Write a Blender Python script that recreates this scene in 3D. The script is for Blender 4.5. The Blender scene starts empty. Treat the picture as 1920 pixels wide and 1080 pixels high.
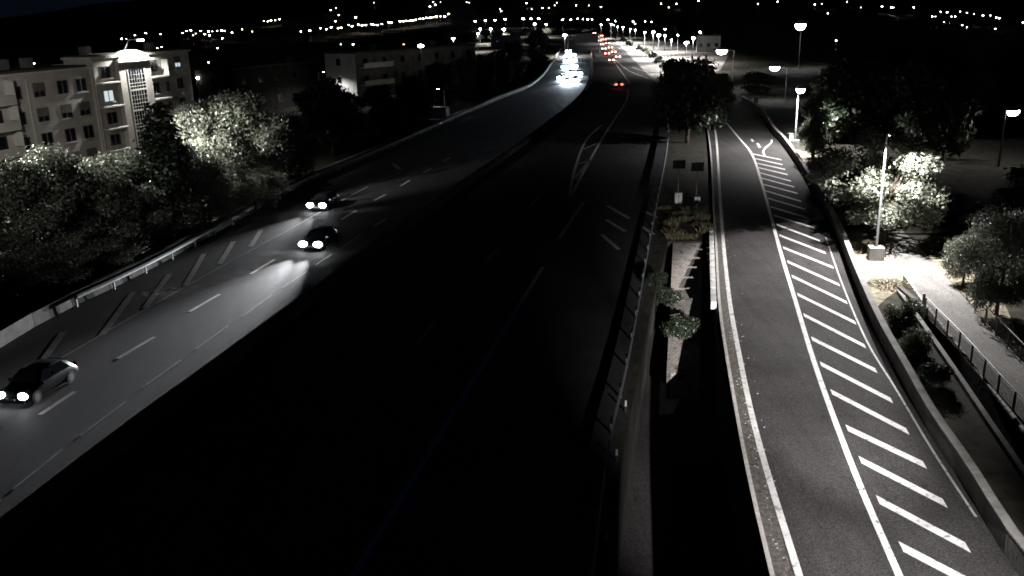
import bpy, bmesh, math, random
import numpy as np
from mathutils import Vector, Matrix, geometry
random.seed(7)
R_ = math.radians
scene = bpy.context.scene
col = scene.collection

# ---------------------------------------------------------------- camera
F, H, YH, ROLL = 1700.0, 18.5, 15.0, R_(1.6)       # focal length in photo pixels, camera height, horizon row
TH = math.atan((540 - YH) / F)
cam_d = bpy.data.cameras.new('camera')
cam = bpy.data.objects.new('camera', cam_d); col.objects.link(cam)
cam_d.sensor_width = 36; cam_d.lens = 36 * F / 1920
cam_d.clip_start = 0.2; cam_d.clip_end = 20000
cam.matrix_world = (Matrix.Translation((0, 0, H)) @ Matrix.Rotation(math.pi / 2 - TH, 4, 'X')
                    @ Matrix.Rotation(-ROLL, 4, 'Z'))
scene.camera = cam
# ---------------------------------------------------------------- sky (night: the same sky lit only by the moon)
world = bpy.data.worlds.new('World'); scene.world = world; world.use_nodes = True
nt = world.node_tree; bg = nt.nodes['Background']
sky = nt.nodes.new('ShaderNodeTexSky'); sky.sky_type = 'NISHITA'; sky.sun_disc = False
sky.sun_elevation = R_(28); sky.sun_rotation = R_(200); sky.ozone_density = 10.0; sky.dust_density = 0.0; sky.air_density = 1.0
tint = nt.nodes.new('ShaderNodeMix'); tint.data_type = 'RGBA'; tint.blend_type = 'MULTIPLY'; tint.inputs[0].default_value = 1.0
tint.inputs[7].default_value = (0.6, 0.80, 1.5, 1); nt.links.new(sky.outputs[0], tint.inputs[6]); nt.links.new(tint.outputs[2], bg.inputs[0]); bg.inputs[1].default_value = 0.0005
moon_d = bpy.data.lights.new('moonlight', 'SUN'); moon_d.energy = 0.0012; moon_d.angle = R_(2)
moon_d.color = (0.75, 0.85, 1.0)
moon = bpy.data.objects.new('moonlight', moon_d); col.objects.link(moon)
moon.rotation_euler = (R_(62), 0, R_(-20))
# ---------------------------------------------------------------- render look
vs = scene.view_settings
vs.view_transform = 'Standard'; vs.look = 'None'; vs.exposure = 0; vs.gamma = 1; vs.use_curve_mapping = False
cy = scene.cycles
cy.use_denoising = True; cy.max_bounces = 4; cy.diffuse_bounces = 2; cy.glossy_bounces = 2
cy.transmission_bounces = 2; cy.sample_clamp_indirect = 0.6; cy.filter_width = 1.7
cy.use_light_tree = True; cy.caustics_reflective = False; cy.caustics_refractive = False

# ---------------------------------------------------------------- helpers
def ray(px, py):
    x, y = px - 960, py - 540
    c, s = math.cos(ROLL), math.sin(ROLL)
    xr, yr = c * x - s * y, s * x + c * y
    d = (xr / F, 1, -yr / F)
    c, s = math.cos(TH), math.sin(TH)
    return Vector((d[0], d[1] * c + d[2] * s, -d[1] * s + d[2] * c))
def G(px, py, z=0.0):
    d = ray(px, py); t = (z - H) / d.z
    return Vector((d.x * t, d.y * t, z))
def GL(pts, z=0.0): return [G(x, y, z) for x, y in pts]
def resample(pts, step):
    """smooth curve through the points, cut into equal steps"""
    P = [pts[0] * 2 - pts[1]] + list(pts) + [pts[-1] * 2 - pts[-2]]
    dense = []
    for i in range(1, len(P) - 2):
        n = max(4, int((P[i + 1] - P[i]).length / 1.0))
        for k in range(n):
            t = k / n
            a, b, c, d = P[i - 1], P[i], P[i + 1], P[i + 2]
            dense.append(0.5 * ((2 * b) + (c - a) * t + (2 * a - 5 * b + 4 * c - d) * t * t + (3 * b - a - 3 * c + d) * t ** 3))
    dense.append(pts[-1])
    out = [dense[0]]; acc = 0
    for i in range(1, len(dense)):
        seg = (dense[i] - dense[i - 1]).length
        while acc + seg >= step:
            t = (step - acc) / seg
            p = dense[i - 1].lerp(dense[i], t); out.append(p)
            dense[i - 1] = p; seg = (dense[i] - p).length; acc = 0
        acc += seg
    if (out[-1] - dense[-1]).length > step * 0.3: out.append(dense[-1])
    return out
def tangents(L):
    T = []
    for i in range(len(L)):
        a, b = L[max(0, i - 1)], L[min(len(L) - 1, i + 1)]
        d = b - a; d.z = 0; T.append(d.normalized())
    return T
def offset(L, o):
    return [p + Vector((t.y, -t.x, 0)) * o for p, t in zip(L, tangents(L))]   # + is to the right of travel

class MB:
    def __init__(s): s.v = []; s.f = []
    def add(s, vs, fs):
        n = len(s.v); s.v += [tuple(v) for v in vs]; s.f += [tuple(i + n for i in f) for f in fs]; return s
    def box(s, c, size, rz=0, M=None):
        hx, hy, hz = size[0] / 2, size[1] / 2, size[2] / 2
        cs, sn = math.cos(rz), math.sin(rz)
        vs = []
        for x, y, z in ((-1,-1,-1),(1,-1,-1),(1,1,-1),(-1,1,-1),(-1,-1,1),(1,-1,1),(1,1,1),(-1,1,1)):
            X, Y, Z = x * hx, y * hy, z * hz
            p = Vector((c[0] + X * cs - Y * sn, c[1] + X * sn + Y * cs, c[2] + Z))
            vs.append(M @ p if M else p)
        return s.add(vs, [(0,3,2,1),(4,5,6,7),(0,1,5,4),(1,2,6,5),(2,3,7,6),(3,0,4,7)])
    def tube(s, p0, p1, r0, r1=None, n=8, cap=True):
        r1 = r0 if r1 is None else r1
        p0, p1 = Vector(p0), Vector(p1); d = (p1 - p0).normalized()
        a = d.orthogonal().normalized(); b = d.cross(a)
        vs = []
        for p, r in ((p0, r0), (p1, r1)):
            for k in range(n):
                t = 2 * math.pi * k / n; vs.append(p + a * (r * math.cos(t)) + b * (r * math.sin(t)))
        fs = [(k, (k + 1) % n, n + (k + 1) % n, n + k) for k in range(n)]
        if cap: fs += [tuple(range(n))[::-1], tuple(range(n, 2 * n))]
        return s.add(vs, fs)
    def path(s, pts, rs, n=7):
        for i in range(len(pts) - 1): s.tube(pts[i], pts[i + 1], rs[i], rs[i + 1], n, i in (0, len(pts) - 2))
        return s
    def lathe(s, prof, c=(0, 0, 0), n=12):
        vs = [(c[0] + r * math.cos(2 * math.pi * k / n), c[1] + r * math.sin(2 * math.pi * k / n), c[2] + z) for r, z in prof for k in range(n)]
        fs = [(i * n + k, i * n + (k + 1) % n, (i + 1) * n + (k + 1) % n, (i + 1) * n + k) for i in range(len(prof) - 1) for k in range(n)]
        return s.add(vs, fs)
    def sweep(s, L, prof, closed=True):
        """profile points (offset to the right, height) swept along a ground line"""
        T = tangents(L); n = len(prof); vs = []
        for p, t in zip(L, T):
            r = Vector((t.y, -t.x, 0))
            vs += [p + r * o + Vector((0, 0, h)) for o, h in prof]
        fs = []
        m = n if closed else n - 1
        for i in range(len(L) - 1):
            for k in range(m): fs.append((i * n + k, i * n + (k + 1) % n, (i + 1) * n + (k + 1) % n, (i + 1) * n + k))
        if closed: fs += [tuple(range(n))[::-1], tuple((len(L) - 1) * n + k for k in range(n))]
        return s.add(vs, fs)
    def prism(s, poly, z0, z1):
        n = len(poly)
        vs = [(p[0], p[1], z0) for p in poly] + [(p[0], p[1], z1) for p in poly]
        return s.add(vs, [tuple(range(n))[::-1], tuple(range(n, 2 * n))] + [(k, (k + 1) % n, n + (k + 1) % n, n + k) for k in range(n)])
    def mesh(s, name, smooth=False):
        me = bpy.data.meshes.new(name); me.from_pydata(s.v, [], s.f)
        bm = bmesh.new(); bm.from_mesh(me); bmesh.ops.recalc_face_normals(bm, faces=bm.faces); bm.to_mesh(me); bm.free()
        if smooth: me.polygons.foreach_set('use_smooth', [True] * len(me.polygons))
        return me
    def build(s, name, mat, parent=None, smooth=False):
        me = s.mesh(name, smooth); me.materials.append(mat); return place(name, me, parent)
def place(name, me, parent=None, loc=(0, 0, 0), rz=0, sc=None):
    o = bpy.data.objects.new(name, me); col.objects.link(o); o.parent = parent
    o.location = loc; o.rotation_euler = (0, 0, rz)
    if sc is not None: o.scale = sc if hasattr(sc, '__len__') else (sc, sc, sc)
    return o
def tag(o, label=None, cat=None, group=None, kind=None):
    for k, v in (('label', label), ('category', cat), ('group', group), ('kind', kind)):
        if v: o[k] = v
    return o
def thing(name, label, cat, loc=(0, 0, 0), rz=0, group=None):
    o = bpy.data.objects.new(name, None); col.objects.link(o); o.empty_display_size = 0.3
    o.location = loc; o.rotation_euler = (0, 0, rz)
    return tag(o, label, cat, group)
def copy_tree(o, parent=None):
    c = o.copy(); col.objects.link(c); c.parent = parent
    for ch in list(o.children): copy_tree(ch, c)
    return c
def flat(name, poly_faces_mb, mat, kind='structure', parent=None, label=None):
    o = poly_faces_mb.build(name, mat, parent)
    if kind: o['kind'] = kind
    return o
def ribbon(mb, L, w0, w1=None, z=0.0):
    """flat strip along a line between offsets w0 and w1"""
    if w1 is None: w0, w1 = -w0 / 2, w0 / 2
    a, b = offset(L, w0), offset(L, w1)
    n = len(L); vs = [(p.x, p.y, p.z + z) for p in a] + [(p.x, p.y, p.z + z) for p in b]
    return mb.add(vs, [(i, i + 1, n + i + 1, n + i) for i in range(n - 1)])

# ---------------------------------------------------------------- materials
def newmat(name):
    m = bpy.data.materials.new(name); m.use_nodes = True
    return m, m.node_tree.nodes, m.node_tree.links, m.node_tree.nodes['Principled BSDF']
def noise(N, L, scale, detail=4, vec=None, rough=0.6):
    n = N.new('ShaderNodeTexNoise'); n.inputs['Scale'].default_value = scale; n.inputs['Detail'].default_value = detail
    n.inputs['Roughness'].default_value = rough
    if vec is not None: L.new(vec, n.inputs['Vector'])
    return n.outputs['Fac']
def ramp(N, L, fac, stops):
    r = N.new('ShaderNodeValToRGB'); el = r.color_ramp.elements
    while len(el) < len(stops): el.new(0.5)
    for e, (p, c) in zip(el, stops): e.position = p; e.color = (*c, 1) if len(c) == 3 else (c[0],) * 3 + (1,)
    L.new(fac, r.inputs[0]); return r.outputs[0]
def mix(N, L, fac, a, b, mode='MIX'):
    m = N.new('ShaderNodeMix'); m.data_type = 'RGBA'; m.blend_type = mode
    if isinstance(fac, float): m.inputs[0].default_value = fac
    else: L.new(fac, m.inputs[0])
    for i, x in ((6, a), (7, b)):
        if isinstance(x, tuple): m.inputs[i].default_value = (*x, 1)
        else: L.new(x, m.inputs[i])
    return m.outputs[2]
def world_pos(N):
    return N.new('ShaderNodeNewGeometry').outputs['Position']
def simple(name, c, rough=0.6, metal=0.0, var=0.25, scale=3.0, bump=0.0, spec=0.5):
    m, N, L, b = newmat(name)
    f = noise(N, L, scale, 5, world_pos(N))
    dark = tuple(x * (1 - var) for x in c); light = tuple(min(1, x * (1 + var)) for x in c)
    L.new(ramp(N, L, f, ((0.3, dark), (0.7, light))), b.inputs['Base Color'])
    b.inputs['Roughness'].default_value = rough; b.inputs['Metallic'].default_value = metal
    b.inputs['Specular IOR Level'].default_value = spec
    if bump:
        bp = N.new('ShaderNodeBump'); bp.inputs['Strength'].default_value = bump; bp.inputs['Distance'].default_value = 0.05
        L.new(noise(N, L, scale * 6, 4, world_pos(N)), bp.inputs['Height']); L.new(bp.outputs[0], b.inputs['Normal'])
    return m
def asphalt(name, base, rough=0.62, spec=0.5):
    m, N, L, b = newmat(name); p = world_pos(N)
    grit = ramp(N, L, noise(N, L, 14, 3, p), ((0.34, tuple(x * 0.5 for x in base)), (0.66, tuple(x * 1.65 for x in base))))
    patch = ramp(N, L, noise(N, L, 0.22, 5, p), ((0.3, (0.72,) * 3), (0.7, (1.22,) * 3)))
    c = mix(N, L, 1.0, grit, patch, 'MULTIPLY')
    st = N.new('ShaderNodeMapping'); L.new(p, st.inputs[0]); st.inputs['Scale'].default_value = (1.2, 0.05, 1)
    streak = ramp(N, L, noise(N, L, 1.0, 3, st.outputs[0]), ((0.35, (0.84,) * 3), (0.7, (1.1,) * 3)))
    c = mix(N, L, 1.0, c, streak, 'MULTIPLY')
    v = N.new('ShaderNodeTexVoronoi'); v.feature = 'DISTANCE_TO_EDGE'; v.inputs['Scale'].default_value = 0.17
    w = N.new('ShaderNodeVectorMath'); w.operation = 'ADD'
    nz = N.new('ShaderNodeTexNoise'); nz.inputs['Scale'].default_value = 0.6; L.new(p, nz.inputs['Vector'])
    sc = N.new('ShaderNodeVectorMath'); sc.operation = 'SCALE'; sc.inputs['Scale'].default_value = 3.0
    L.new(nz.outputs['Color'], sc.inputs[0]); L.new(p, w.inputs[0]); L.new(sc.outputs[0], w.inputs[1]); L.new(w.outputs[0], v.inputs['Vector'])
    crack = ramp(N, L, v.outputs['Distance'], ((0.0, (0.55,) * 3), (0.006, (1.0,) * 3)))
    c = mix(N, L, 1.0, c, crack, 'MULTIPLY')
    L.new(c, b.inputs['Base Color']); b.inputs['Roughness'].default_value = rough
    b.inputs['Specular IOR Level'].default_value = spec
    bp = N.new('ShaderNodeBump'); bp.inputs['Strength'].default_value = 0.35; bp.inputs['Distance'].default_value = 0.02
    L.new(noise(N, L, 40, 3, p), bp.inputs['Height']); L.new(bp.outputs[0], b.inputs['Normal'])
    return m
def paint(name, c, under, wear=0.42):
    m, N, L, b = newmat(name); p = world_pos(N)
    f1 = noise(N, L, 3.2, 8, p, 0.75)
    w = ramp(N, L, f1, ((wear - 0.07, (0.0,) * 3), (wear + 0.05, (1.0,) * 3)))
    dirt = ramp(N, L, noise(N, L, 0.9, 4, p), ((0.3, tuple(x * 0.72 for x in c)), (0.65, c)))
    L.new(mix(N, L, w, under, dirt), b.inputs['Base Color']); b.inputs['Roughness'].default_value = 0.6
    return m
def emit(name, c, s, sampling='NONE'):
    m = bpy.data.materials.new(name); m.use_nodes = True; N = m.node_tree.nodes; L = m.node_tree.links
    N.clear(); e = N.new('ShaderNodeEmission'); o = N.new('ShaderNodeOutputMaterial')
    e.inputs[0].default_value = (*c, 1); e.inputs[1].default_value = s; L.new(e.outputs[0], o.inputs[0])
    m.cycles.emission_sampling = sampling
    return m
def leafmat(name, c0, c1, trans=0.3):
    m = bpy.data.materials.new(name); m.use_nodes = True; N = m.node_tree.nodes; L = m.node_tree.links
    N.clear(); o = N.new('ShaderNodeOutputMaterial')
    geo = N.new('ShaderNodeNewGeometry')
    c = ramp(N, L, geo.outputs['Random Per Island'], ((0.0, c0), (1.0, c1)))
    d = N.new('ShaderNodeBsdfDiffuse'); t = N.new('ShaderNodeBsdfTranslucent'); g = N.new('ShaderNodeBsdfGlossy')
    g.inputs['Roughness'].default_value = 0.42; g.inputs['Color'].default_value = (0.9, 0.95, 0.9, 1)
    L.new(c, d.inputs[0]); L.new(c, t.inputs[0])
    m1 = N.new('ShaderNodeMixShader'); m1.inputs[0].default_value = trans; L.new(d.outputs[0], m1.inputs[1]); L.new(t.outputs[0], m1.inputs[2])
    m2 = N.new('ShaderNodeMixShader'); m2.inputs[0].default_value = 0.05; L.new(m1.outputs[0], m2.inputs[1]); L.new(g.outputs[0], m2.inputs[2])
    L.new(m2.outputs[0], o.inputs[0]); return m
def brickmat(name):
    m, N, L, b = newmat(name); p = world_pos(N)
    br = N.new('ShaderNodeTexBrick'); L.new(p, br.inputs['Vector']); br.inputs['Scale'].default_value = 1.0
    br.inputs['Color1'].default_value = (0.46, 0.42, 0.38, 1); br.inputs['Color2'].default_value = (0.33, 0.30, 0.275, 1)
    br.inputs['Mortar'].default_value = (0.10, 0.095, 0.09, 1); br.inputs['Brick Width'].default_value = 0.30; br.inputs['Row Height'].default_value = 0.22
    br.inputs['Mortar Size'].default_value = 0.018
    holes = ramp(N, L, noise(N, L, 1.7, 5, p, 0.7), ((0.36, (0.3,) * 3), (0.46, (1.0,) * 3)))
    L.new(mix(N, L, 1.0, br.outputs[0], holes, 'MULTIPLY'), b.inputs['Base Color']); b.inputs['Roughness'].default_value = 0.85
    return m
M = {}
AS = (0.050, 0.047, 0.047)
M['asphalt'] = asphalt('motorway_asphalt', (0.060, 0.058, 0.060), 0.75, 0.2)
M['ramp_asphalt'] = asphalt('ramp_asphalt', AS, 0.85, 0.15)
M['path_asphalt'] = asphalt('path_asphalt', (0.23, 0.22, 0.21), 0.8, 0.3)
M['paint'] = paint('road_paint', (0.80, 0.79, 0.78), AS, 0.41)
M['old_paint'] = paint('worn_paint', (0.52, 0.51, 0.49), AS, 0.42)
M['ground'] = simple('dry_ground', (0.045, 0.043, 0.032), 0.95, 0, 0.6, 0.9, 0.6, 0.2)
M['litter'] = simple('leaf_litter', (0.30, 0.265, 0.20), 0.95, 0, 0.65, 2.6, 0.8, 0.2)
M['dirt'] = simple('shoulder_dirt', (0.115, 0.105, 0.095), 0.9, 0, 0.55, 5, 0.7, 0.2)
M['hill'] = simple('hill_ground', (0.03, 0.032, 0.028), 1.0, 0, 0.5, 0.004, 0, 0.1)
M['concrete'] = simple('concrete', (0.30, 0.29, 0.275), 0.85, 0, 0.32, 1.1, 0.4, 0.3)
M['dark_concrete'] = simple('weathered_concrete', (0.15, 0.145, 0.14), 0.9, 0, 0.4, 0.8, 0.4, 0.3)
M['shade_tone'] = simple('shade_tone_wall', (0.035, 0.034, 0.032), 0.95, 0, 0.5, 0.5, 0.4, 0.2)  # near-black tone stands in for shade on gap walls and low building
M['kerb'] = simple('kerb_stone', (0.48, 0.46, 0.44), 0.8, 0, 0.25, 3, 0.3, 0.3)
M['brick'] = brickmat('stone_pitching')
M['red'] = simple('red_surfacing', (0.022, 0.006, 0.006), 0.9, 0, 0.3, 2, 0.2, 0.2)
M['steel'] = simple('galvanised_steel', (0.30, 0.31, 0.32), 0.6, 0.5, 0.2, 4)
M['dark_steel'] = simple('painted_dark_steel', (0.05, 0.055, 0.055), 0.5, 0.3, 0.3, 4)
M['rail_paint'] = simple('grey_rail_paint', (0.13, 0.13, 0.125), 0.5, 0.2, 0.3, 4)
M['white_metal'] = simple('white_paint', (0.72, 0.72, 0.71), 0.45, 0, 0.12, 3)
M['sign_back'] = simple('sign_back', (0.035, 0.035, 0.037), 0.5, 0.4, 0.2, 2)
M['sign_frame'] = simple('sign_frame', (0.5, 0.5, 0.5), 0.4, 0.5, 0.1, 2)
M['wall'] = simple('render_wall', (0.50, 0.47, 0.41), 0.9, 0, 0.16, 0.6, 0.2, 0.2)
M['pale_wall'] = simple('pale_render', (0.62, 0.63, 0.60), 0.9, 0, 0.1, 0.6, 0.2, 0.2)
M['plinth'] = simple('band_concrete', (0.58, 0.56, 0.50), 0.85, 0, 0.15, 1)
M['roof'] = simple('flat_roof', (0.06, 0.058, 0.055), 0.9, 0, 0.3, 1)
M['tile'] = simple('clay_tile', (0.33, 0.17, 0.12), 0.85, 0, 0.3, 3, 0.5)
M['frame'] = simple('window_frame', (0.13, 0.125, 0.12), 0.6, 0, 0.1, 2)
M['shutter'] = simple('shutter', (0.13, 0.125, 0.11), 0.7, 0, 0.3, 2)
M['bark'] = simple('bark', (0.10, 0.08, 0.06), 0.95, 0, 0.5, 7, 0.9, 0.2)
M['tyre'] = simple('tyre', (0.015, 0.015, 0.016), 0.8, 0, 0.2, 4)
M['rim'] = simple('rim', (0.45, 0.45, 0.46), 0.35, 0.8, 0.1, 4)
m, N, L, b = newmat('window_glass'); b.inputs['Base Color'].default_value = (0.012, 0.014, 0.018, 1); b.inputs['Roughness'].default_value = 0.08; M['glass'] = m
def carpaint(name, c):
    m, N, L, b = newmat(name); b.inputs['Base Color'].default_value = (*c, 1); b.inputs['Roughness'].default_value = 0.3
    b.inputs['Coat Weight'].default_value = 0.6; b.inputs['Metallic'].default_value = 0.25
    return m
PAINTS = {k: carpaint('car_' + k, c) for k, c in dict(black=(0.012, 0.012, 0.014), grey=(0.12, 0.12, 0.13), silver=(0.4, 0.41, 0.42), white=(0.7, 0.7, 0.7), blue=(0.03, 0.06, 0.14), red=(0.25, 0.02, 0.02)).items()}
M['lens'] = emit('lamp_lens', (1.0, 0.97, 0.95), 40)
M['lens_cool'] = emit('lamp_lens_cool', (0.88, 0.96, 1.0), 40)
M['far_white'] = emit('far_lamp_white', (1.0, 0.95, 0.88), 60)
M['far_warm'] = emit('far_lamp_warm', (1.0, 0.80, 0.58), 45)
M['far_dim'] = emit('far_lamp_dim', (1.0, 0.93, 0.84), 14)
M['far_red'] = emit('far_lamp_red', (1.0, 0.25, 0.2), 14)
M['head_on'] = emit('headlight_lit', (0.93, 0.97, 1.0), 30)
M['head_far'] = emit('headlight_lit_far', (0.55, 0.80, 1.0), 80)
M['tail_on'] = emit('taillight_lit', (1.0, 0.10, 0.05), 5)
M['tail_far'] = emit('taillight_lit_far', (1.0, 0.38, 0.3), 14)
M['room'] = emit('lit_room', (0.78, 0.92, 1.0), 0.8)
M['blue_lamp'] = emit('blue_beacon', (0.1, 0.4, 1.0), 90)
M['leaf_a'] = leafmat('leaf_plane', (0.05, 0.06, 0.042), (0.165, 0.18, 0.135), 0.3)
M['leaf_b'] = leafmat('leaf_pale', (0.07, 0.08, 0.06), (0.215, 0.23, 0.18), 0.32)
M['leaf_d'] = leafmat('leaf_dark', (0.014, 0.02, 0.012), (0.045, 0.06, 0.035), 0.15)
M['grass'] = leafmat('dry_grass', (0.06, 0.06, 0.03), (0.20, 0.18, 0.10), 0.2)

# ---------------------------------------------------------------- alignments (ground lines)
wall_line = resample(GL([(-190, 762), (0, 655), (110, 590), (300, 497), (550, 357), (640, 318), (770, 262), (930, 190), (1000, 160), (1034, 124), (1050, 98), (1058, 82), (1062, 70)]), 4.0)
med_line = resample(GL([(-120, 1120), (210, 855), (467, 657), (623, 537), (830, 380), (1030, 235), (1087, 185), (1106, 150), (1110, 115), (1106, 90), (1098, 72)]), 4.0)
right_line = resample(GL([(1120, 1120), (1150, 860), (1180, 720), (1203, 590), (1224, 460), (1240, 370), (1253, 290), (1256, 240), (1246, 195), (1230, 160), (1200, 125), (1172, 95), (1150, 76), (1132, 66)]), 4.0)
# ---------------------------------------------------------------- ground with two sunken openings
holeA = GL([(1252, 452), (1322, 452), (1340, 560), (1348, 640), (1374, 780), (1438, 1080), (1470, 1180), (1140, 1180), (1149, 1000), (1168, 850), (1193, 720), (1222, 575)])
holeB = GL([(1687, 548), (1736, 592), (1800, 662), (1930, 815), (2100, 1010), (2100, 1160), (1905, 872), (1790, 700)])
outer = [Vector((-900, -60, 0)), Vector((900, -60, 0)), Vector((900, 900, 0)), Vector((-900, 900, 0))]
loops = [outer, holeA, holeB]
tris = geometry.tessellate_polygon(loops)
pts = [p for l in loops for p in l]
flat('ground', MB().add(pts, [tuple(t) for t in tris]), M['ground'])
def pit(poly, depth, name, base):
    n = len(poly); mb = MB()
    vs = [(p.x, p.y, -0.01) for p in poly] + [(p.x, p.y, -depth) for p in poly]
    mb.add(vs, [(k, (k + 1) % n, n + (k + 1) % n, n + k) for k in range(n)])
    o = mb.build('retaining_wall', M['shade_tone']); tag(o, name, 'retaining wall')
    tri = geometry.tessellate_polygon([poly])
    flat('underpass_street', MB().add([(p.x, p.y, -depth + 0.02) for p in poly], [tuple(t) for t in tri]), base)
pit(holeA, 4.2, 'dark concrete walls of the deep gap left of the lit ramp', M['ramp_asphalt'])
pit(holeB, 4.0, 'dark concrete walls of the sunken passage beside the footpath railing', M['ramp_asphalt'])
# sloping stone pitching that runs down into the gap
a0, a1 = G(1262, 455, -0.02), G(1318, 455, -0.02); b0, b1 = G(1250, 700, -2.5), G(1312, 700, -2.5)
mb = MB(); nrow = 14
for i in range(nrow + 1):
    t = i / nrow; mb.v += [tuple(a0.lerp(b0, t)), tuple(a1.lerp(b1, t))]
mb.v += [(b0.x, b0.y, -4.2), (b1.x, b1.y, -4.2)]; nrow += 1
mb.f = [(2 * i, 2 * i + 1, 2 * i + 3, 2 * i + 2) for i in range(nrow)]
sl = mb.build('stone_slope', M['brick']); tag(sl, 'sloping pale stone pitching running down into the gap', 'paving')
mb = MB().add([G(1256, 1010, -4.14), G(1400, 1000, -4.14), G(1372, 870, -4.14), G(1262, 870, -4.14)], [(0, 1, 2, 3)])
flat('cycle_lane', mb, M['red'])
mb = MB().add([G(1852, 745, -3.95), G(1880, 755, -3.95), G(1905, 850, -3.95), G(1868, 845, -3.95)], [(0, 1, 2, 3)])
flat('cycle_lane', mb, M['red'])
mb = MB().add([G(1238, 712, -4.13), G(1275, 748, -4.13), G(1262, 775, -4.13), G(1236, 778, -4.13)], [(0, 1, 2, 3)])
flat('pavement', mb, M['kerb'])

# hills far behind
def az_px(az): return 960 + F * math.tan(az)
def terrain(x, y):
    r = math.hypot(x, y); az = math.atan2(x, y); t = min(1, max(0, (r - 750) / 2300)); t = t * t * (3 - 2 * t)
    px = max(-400, min(2300, az_px(max(-1.2, min(1.2, az)))))
    A = np.interp(px, [-400, 0, 150, 480, 640, 760, 960, 1500, 1920, 2300], [12, 18, 45, 120, 165, 185, 150, 160, 140, 120])
    return t * A * (1 + 0.10 * math.sin(az * 23 + 1) + 0.06 * math.sin(az * 57)) - 1.0 * (r < 900)
mb = MB(); na, rr = 160, [700, 800, 950, 1150, 1400, 1700, 2000, 2300, 2600, 2900, 3100, 3600, 5000]
for r in rr:
    for k in range(na + 1):
        az = R_(-75 + 150 * k / na); x, y = r * math.sin(az), r * math.cos(az); mb.v.append((x, y, terrain(x, y)))
for i in range(len(rr) - 1):
    for k in range(na):
        a = i * (na + 1) + k; mb.f.append((a, a + 1, a + na + 2, a + na + 1))
hl = mb.build('hills', M['hill'], smooth=True); hl['kind'] = 'structure'

# ---------------------------------------------------------------- motorway
def between(A, B, name, mat, z):
    n = 90
    def even(Lx):
        S = [0]
        for i in range(1, len(Lx)): S.append(S[-1] + (Lx[i] - Lx[i - 1]).length)
        return [Vector([float(np.interp(S[-1] * k / n, S, [p[c] for p in Lx])) for c in range(3)]) for k in range(n + 1)]
    a, b = even(A), even(B); mb = MB()
    mb.v = [(p.x, p.y, z) for p in a] + [(p.x, p.y, z) for p in b]
    mb.f = [(i, i + 1, n + 2 + i, n + 1 + i) for i in range(n)]
    return flat(name, mb, mat)
road = between(wall_line, med_line, 'motorway', M['asphalt'], 0.012)
road2 = between(med_line, right_line, 'motorway', M['asphalt'], 0.012)
road['label'] = 'motorway carriageway lit by oncoming headlights'; road2['label'] = 'unlit motorway carriageway'
# side road and lit yard on the far right of the motorway
yard = MB().add(GL([(1232, 158), (1350, 132), (1370, 96), (1200, 70), (1150, 74), (1172, 95)], 0.006), [(0, 1, 2, 3, 4, 5)])
flat('side_road', yard, M['concrete'])

def stripe(px_pts, w, mat, z=0.022, name='road_marking', parent=None, step=3.0):
    L_ = GL(px_pts)
    L_ = resample(L_, step) if len(L_) > 2 or (L_[0] - L_[-1]).length > 6 else L_
    mb = MB(); ribbon(mb, L_, w, None, z); return mb.build(name, mat, parent)
mk = thing('road_markings', 'white painted lines on the oncoming motorway carriageway', 'road markings'); mk['kind'] = 'structure'
stripe([(-60, 782), (60, 705), (190, 628), (330, 548), (430, 492), (540, 432), (600, 398), (690, 350)], 0.16, M['old_paint'], name='edge_line', parent=mk)
for a, b_ in [((75, 778), (140, 735)), ((220, 673), (290, 632)), ((355, 585), (412, 552)), ((470, 514), (515, 487)), ((566, 455), (604, 432)), ((640, 412), (668, 395)), ((702, 376), (723, 365)), ((751, 349), (769, 338)), ((794, 324), (810, 315)), ((830, 303), (844, 296))]:
    stripe([a, b_], 0.26, M['paint'], name='lane_dash', parent=mk)
for a, b_ in [((25, 918), (117, 843)), ((150, 818), (238, 752)), ((268, 727), (341, 675)), ((368, 655), (430, 610)), ((455, 594), (510, 553)), ((530, 540), (577, 508)), ((592, 497), (622, 477)), ((640, 465), (676, 441)), ((702, 424), (726, 410)), ((-90, 1000), (0, 938))]:
    stripe([a, b_], 0.13, M['paint'], name='lane_dash', parent=mk)
for a, b_ in [((192, 628), (252, 546)), ((272, 578), (318, 514)), ((348, 535), (384, 474)), ((412, 495), (438, 453)), ((470, 463), (489, 432)), ((60, 705), (120, 622))]:
    stripe([a, b_], 0.42, M['old_paint'], name='hatch_bar', parent=mk, z=0.021)
stripe([(737, 307), (750, 318)], 0.5, M['old_paint'], name='hatch_bar', parent=mk)
mk2 = thing('road_markings', 'faint lines on the unlit motorway carriageway', 'road markings'); mk2['kind'] = 'structure'
for pts in ([(660, 1085), (810, 840), (920, 660), (1020, 498)], [(1048, 448), (1095, 378)], [(1068, 372), (1100, 312), (1128, 262), (1152, 224), (1174, 190), (1178, 168)], [(1128, 235), (1100, 262), (1080, 310), (1066, 372)],
            [(1148, 111), (1164, 133), (1181, 157)], [(1154, 113), (1178, 132), (1215, 147)], [(1185, 126), (1206, 133), (1228, 139)]):
    stripe(pts, 0.3, M['paint'], name='edge_line', parent=mk2)
for pts in ([(912, 490), (936, 462)], [(780, 645), (817, 603)], [(995, 388), (1012, 366)]): stripe(pts, 0.2, M['paint'], name='lane_dash', parent=mk2)
for pts in ([(1138, 386), (1180, 410)], [(1136, 412), (1172, 434)], [(1128, 440), (1160, 468)], [(1205, 395), (1232, 408)], [(1203, 425), (1226, 440)], [(1075, 338), (1106, 300)], [(1066, 370), (1092, 370)], [(1076, 336), (1108, 336)], [(1082, 308), (1112, 300)], [(1094, 280), (1122, 268)]):
    stripe(pts, 0.35, M['old_paint'], name='hatch_bar', parent=mk2)

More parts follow.
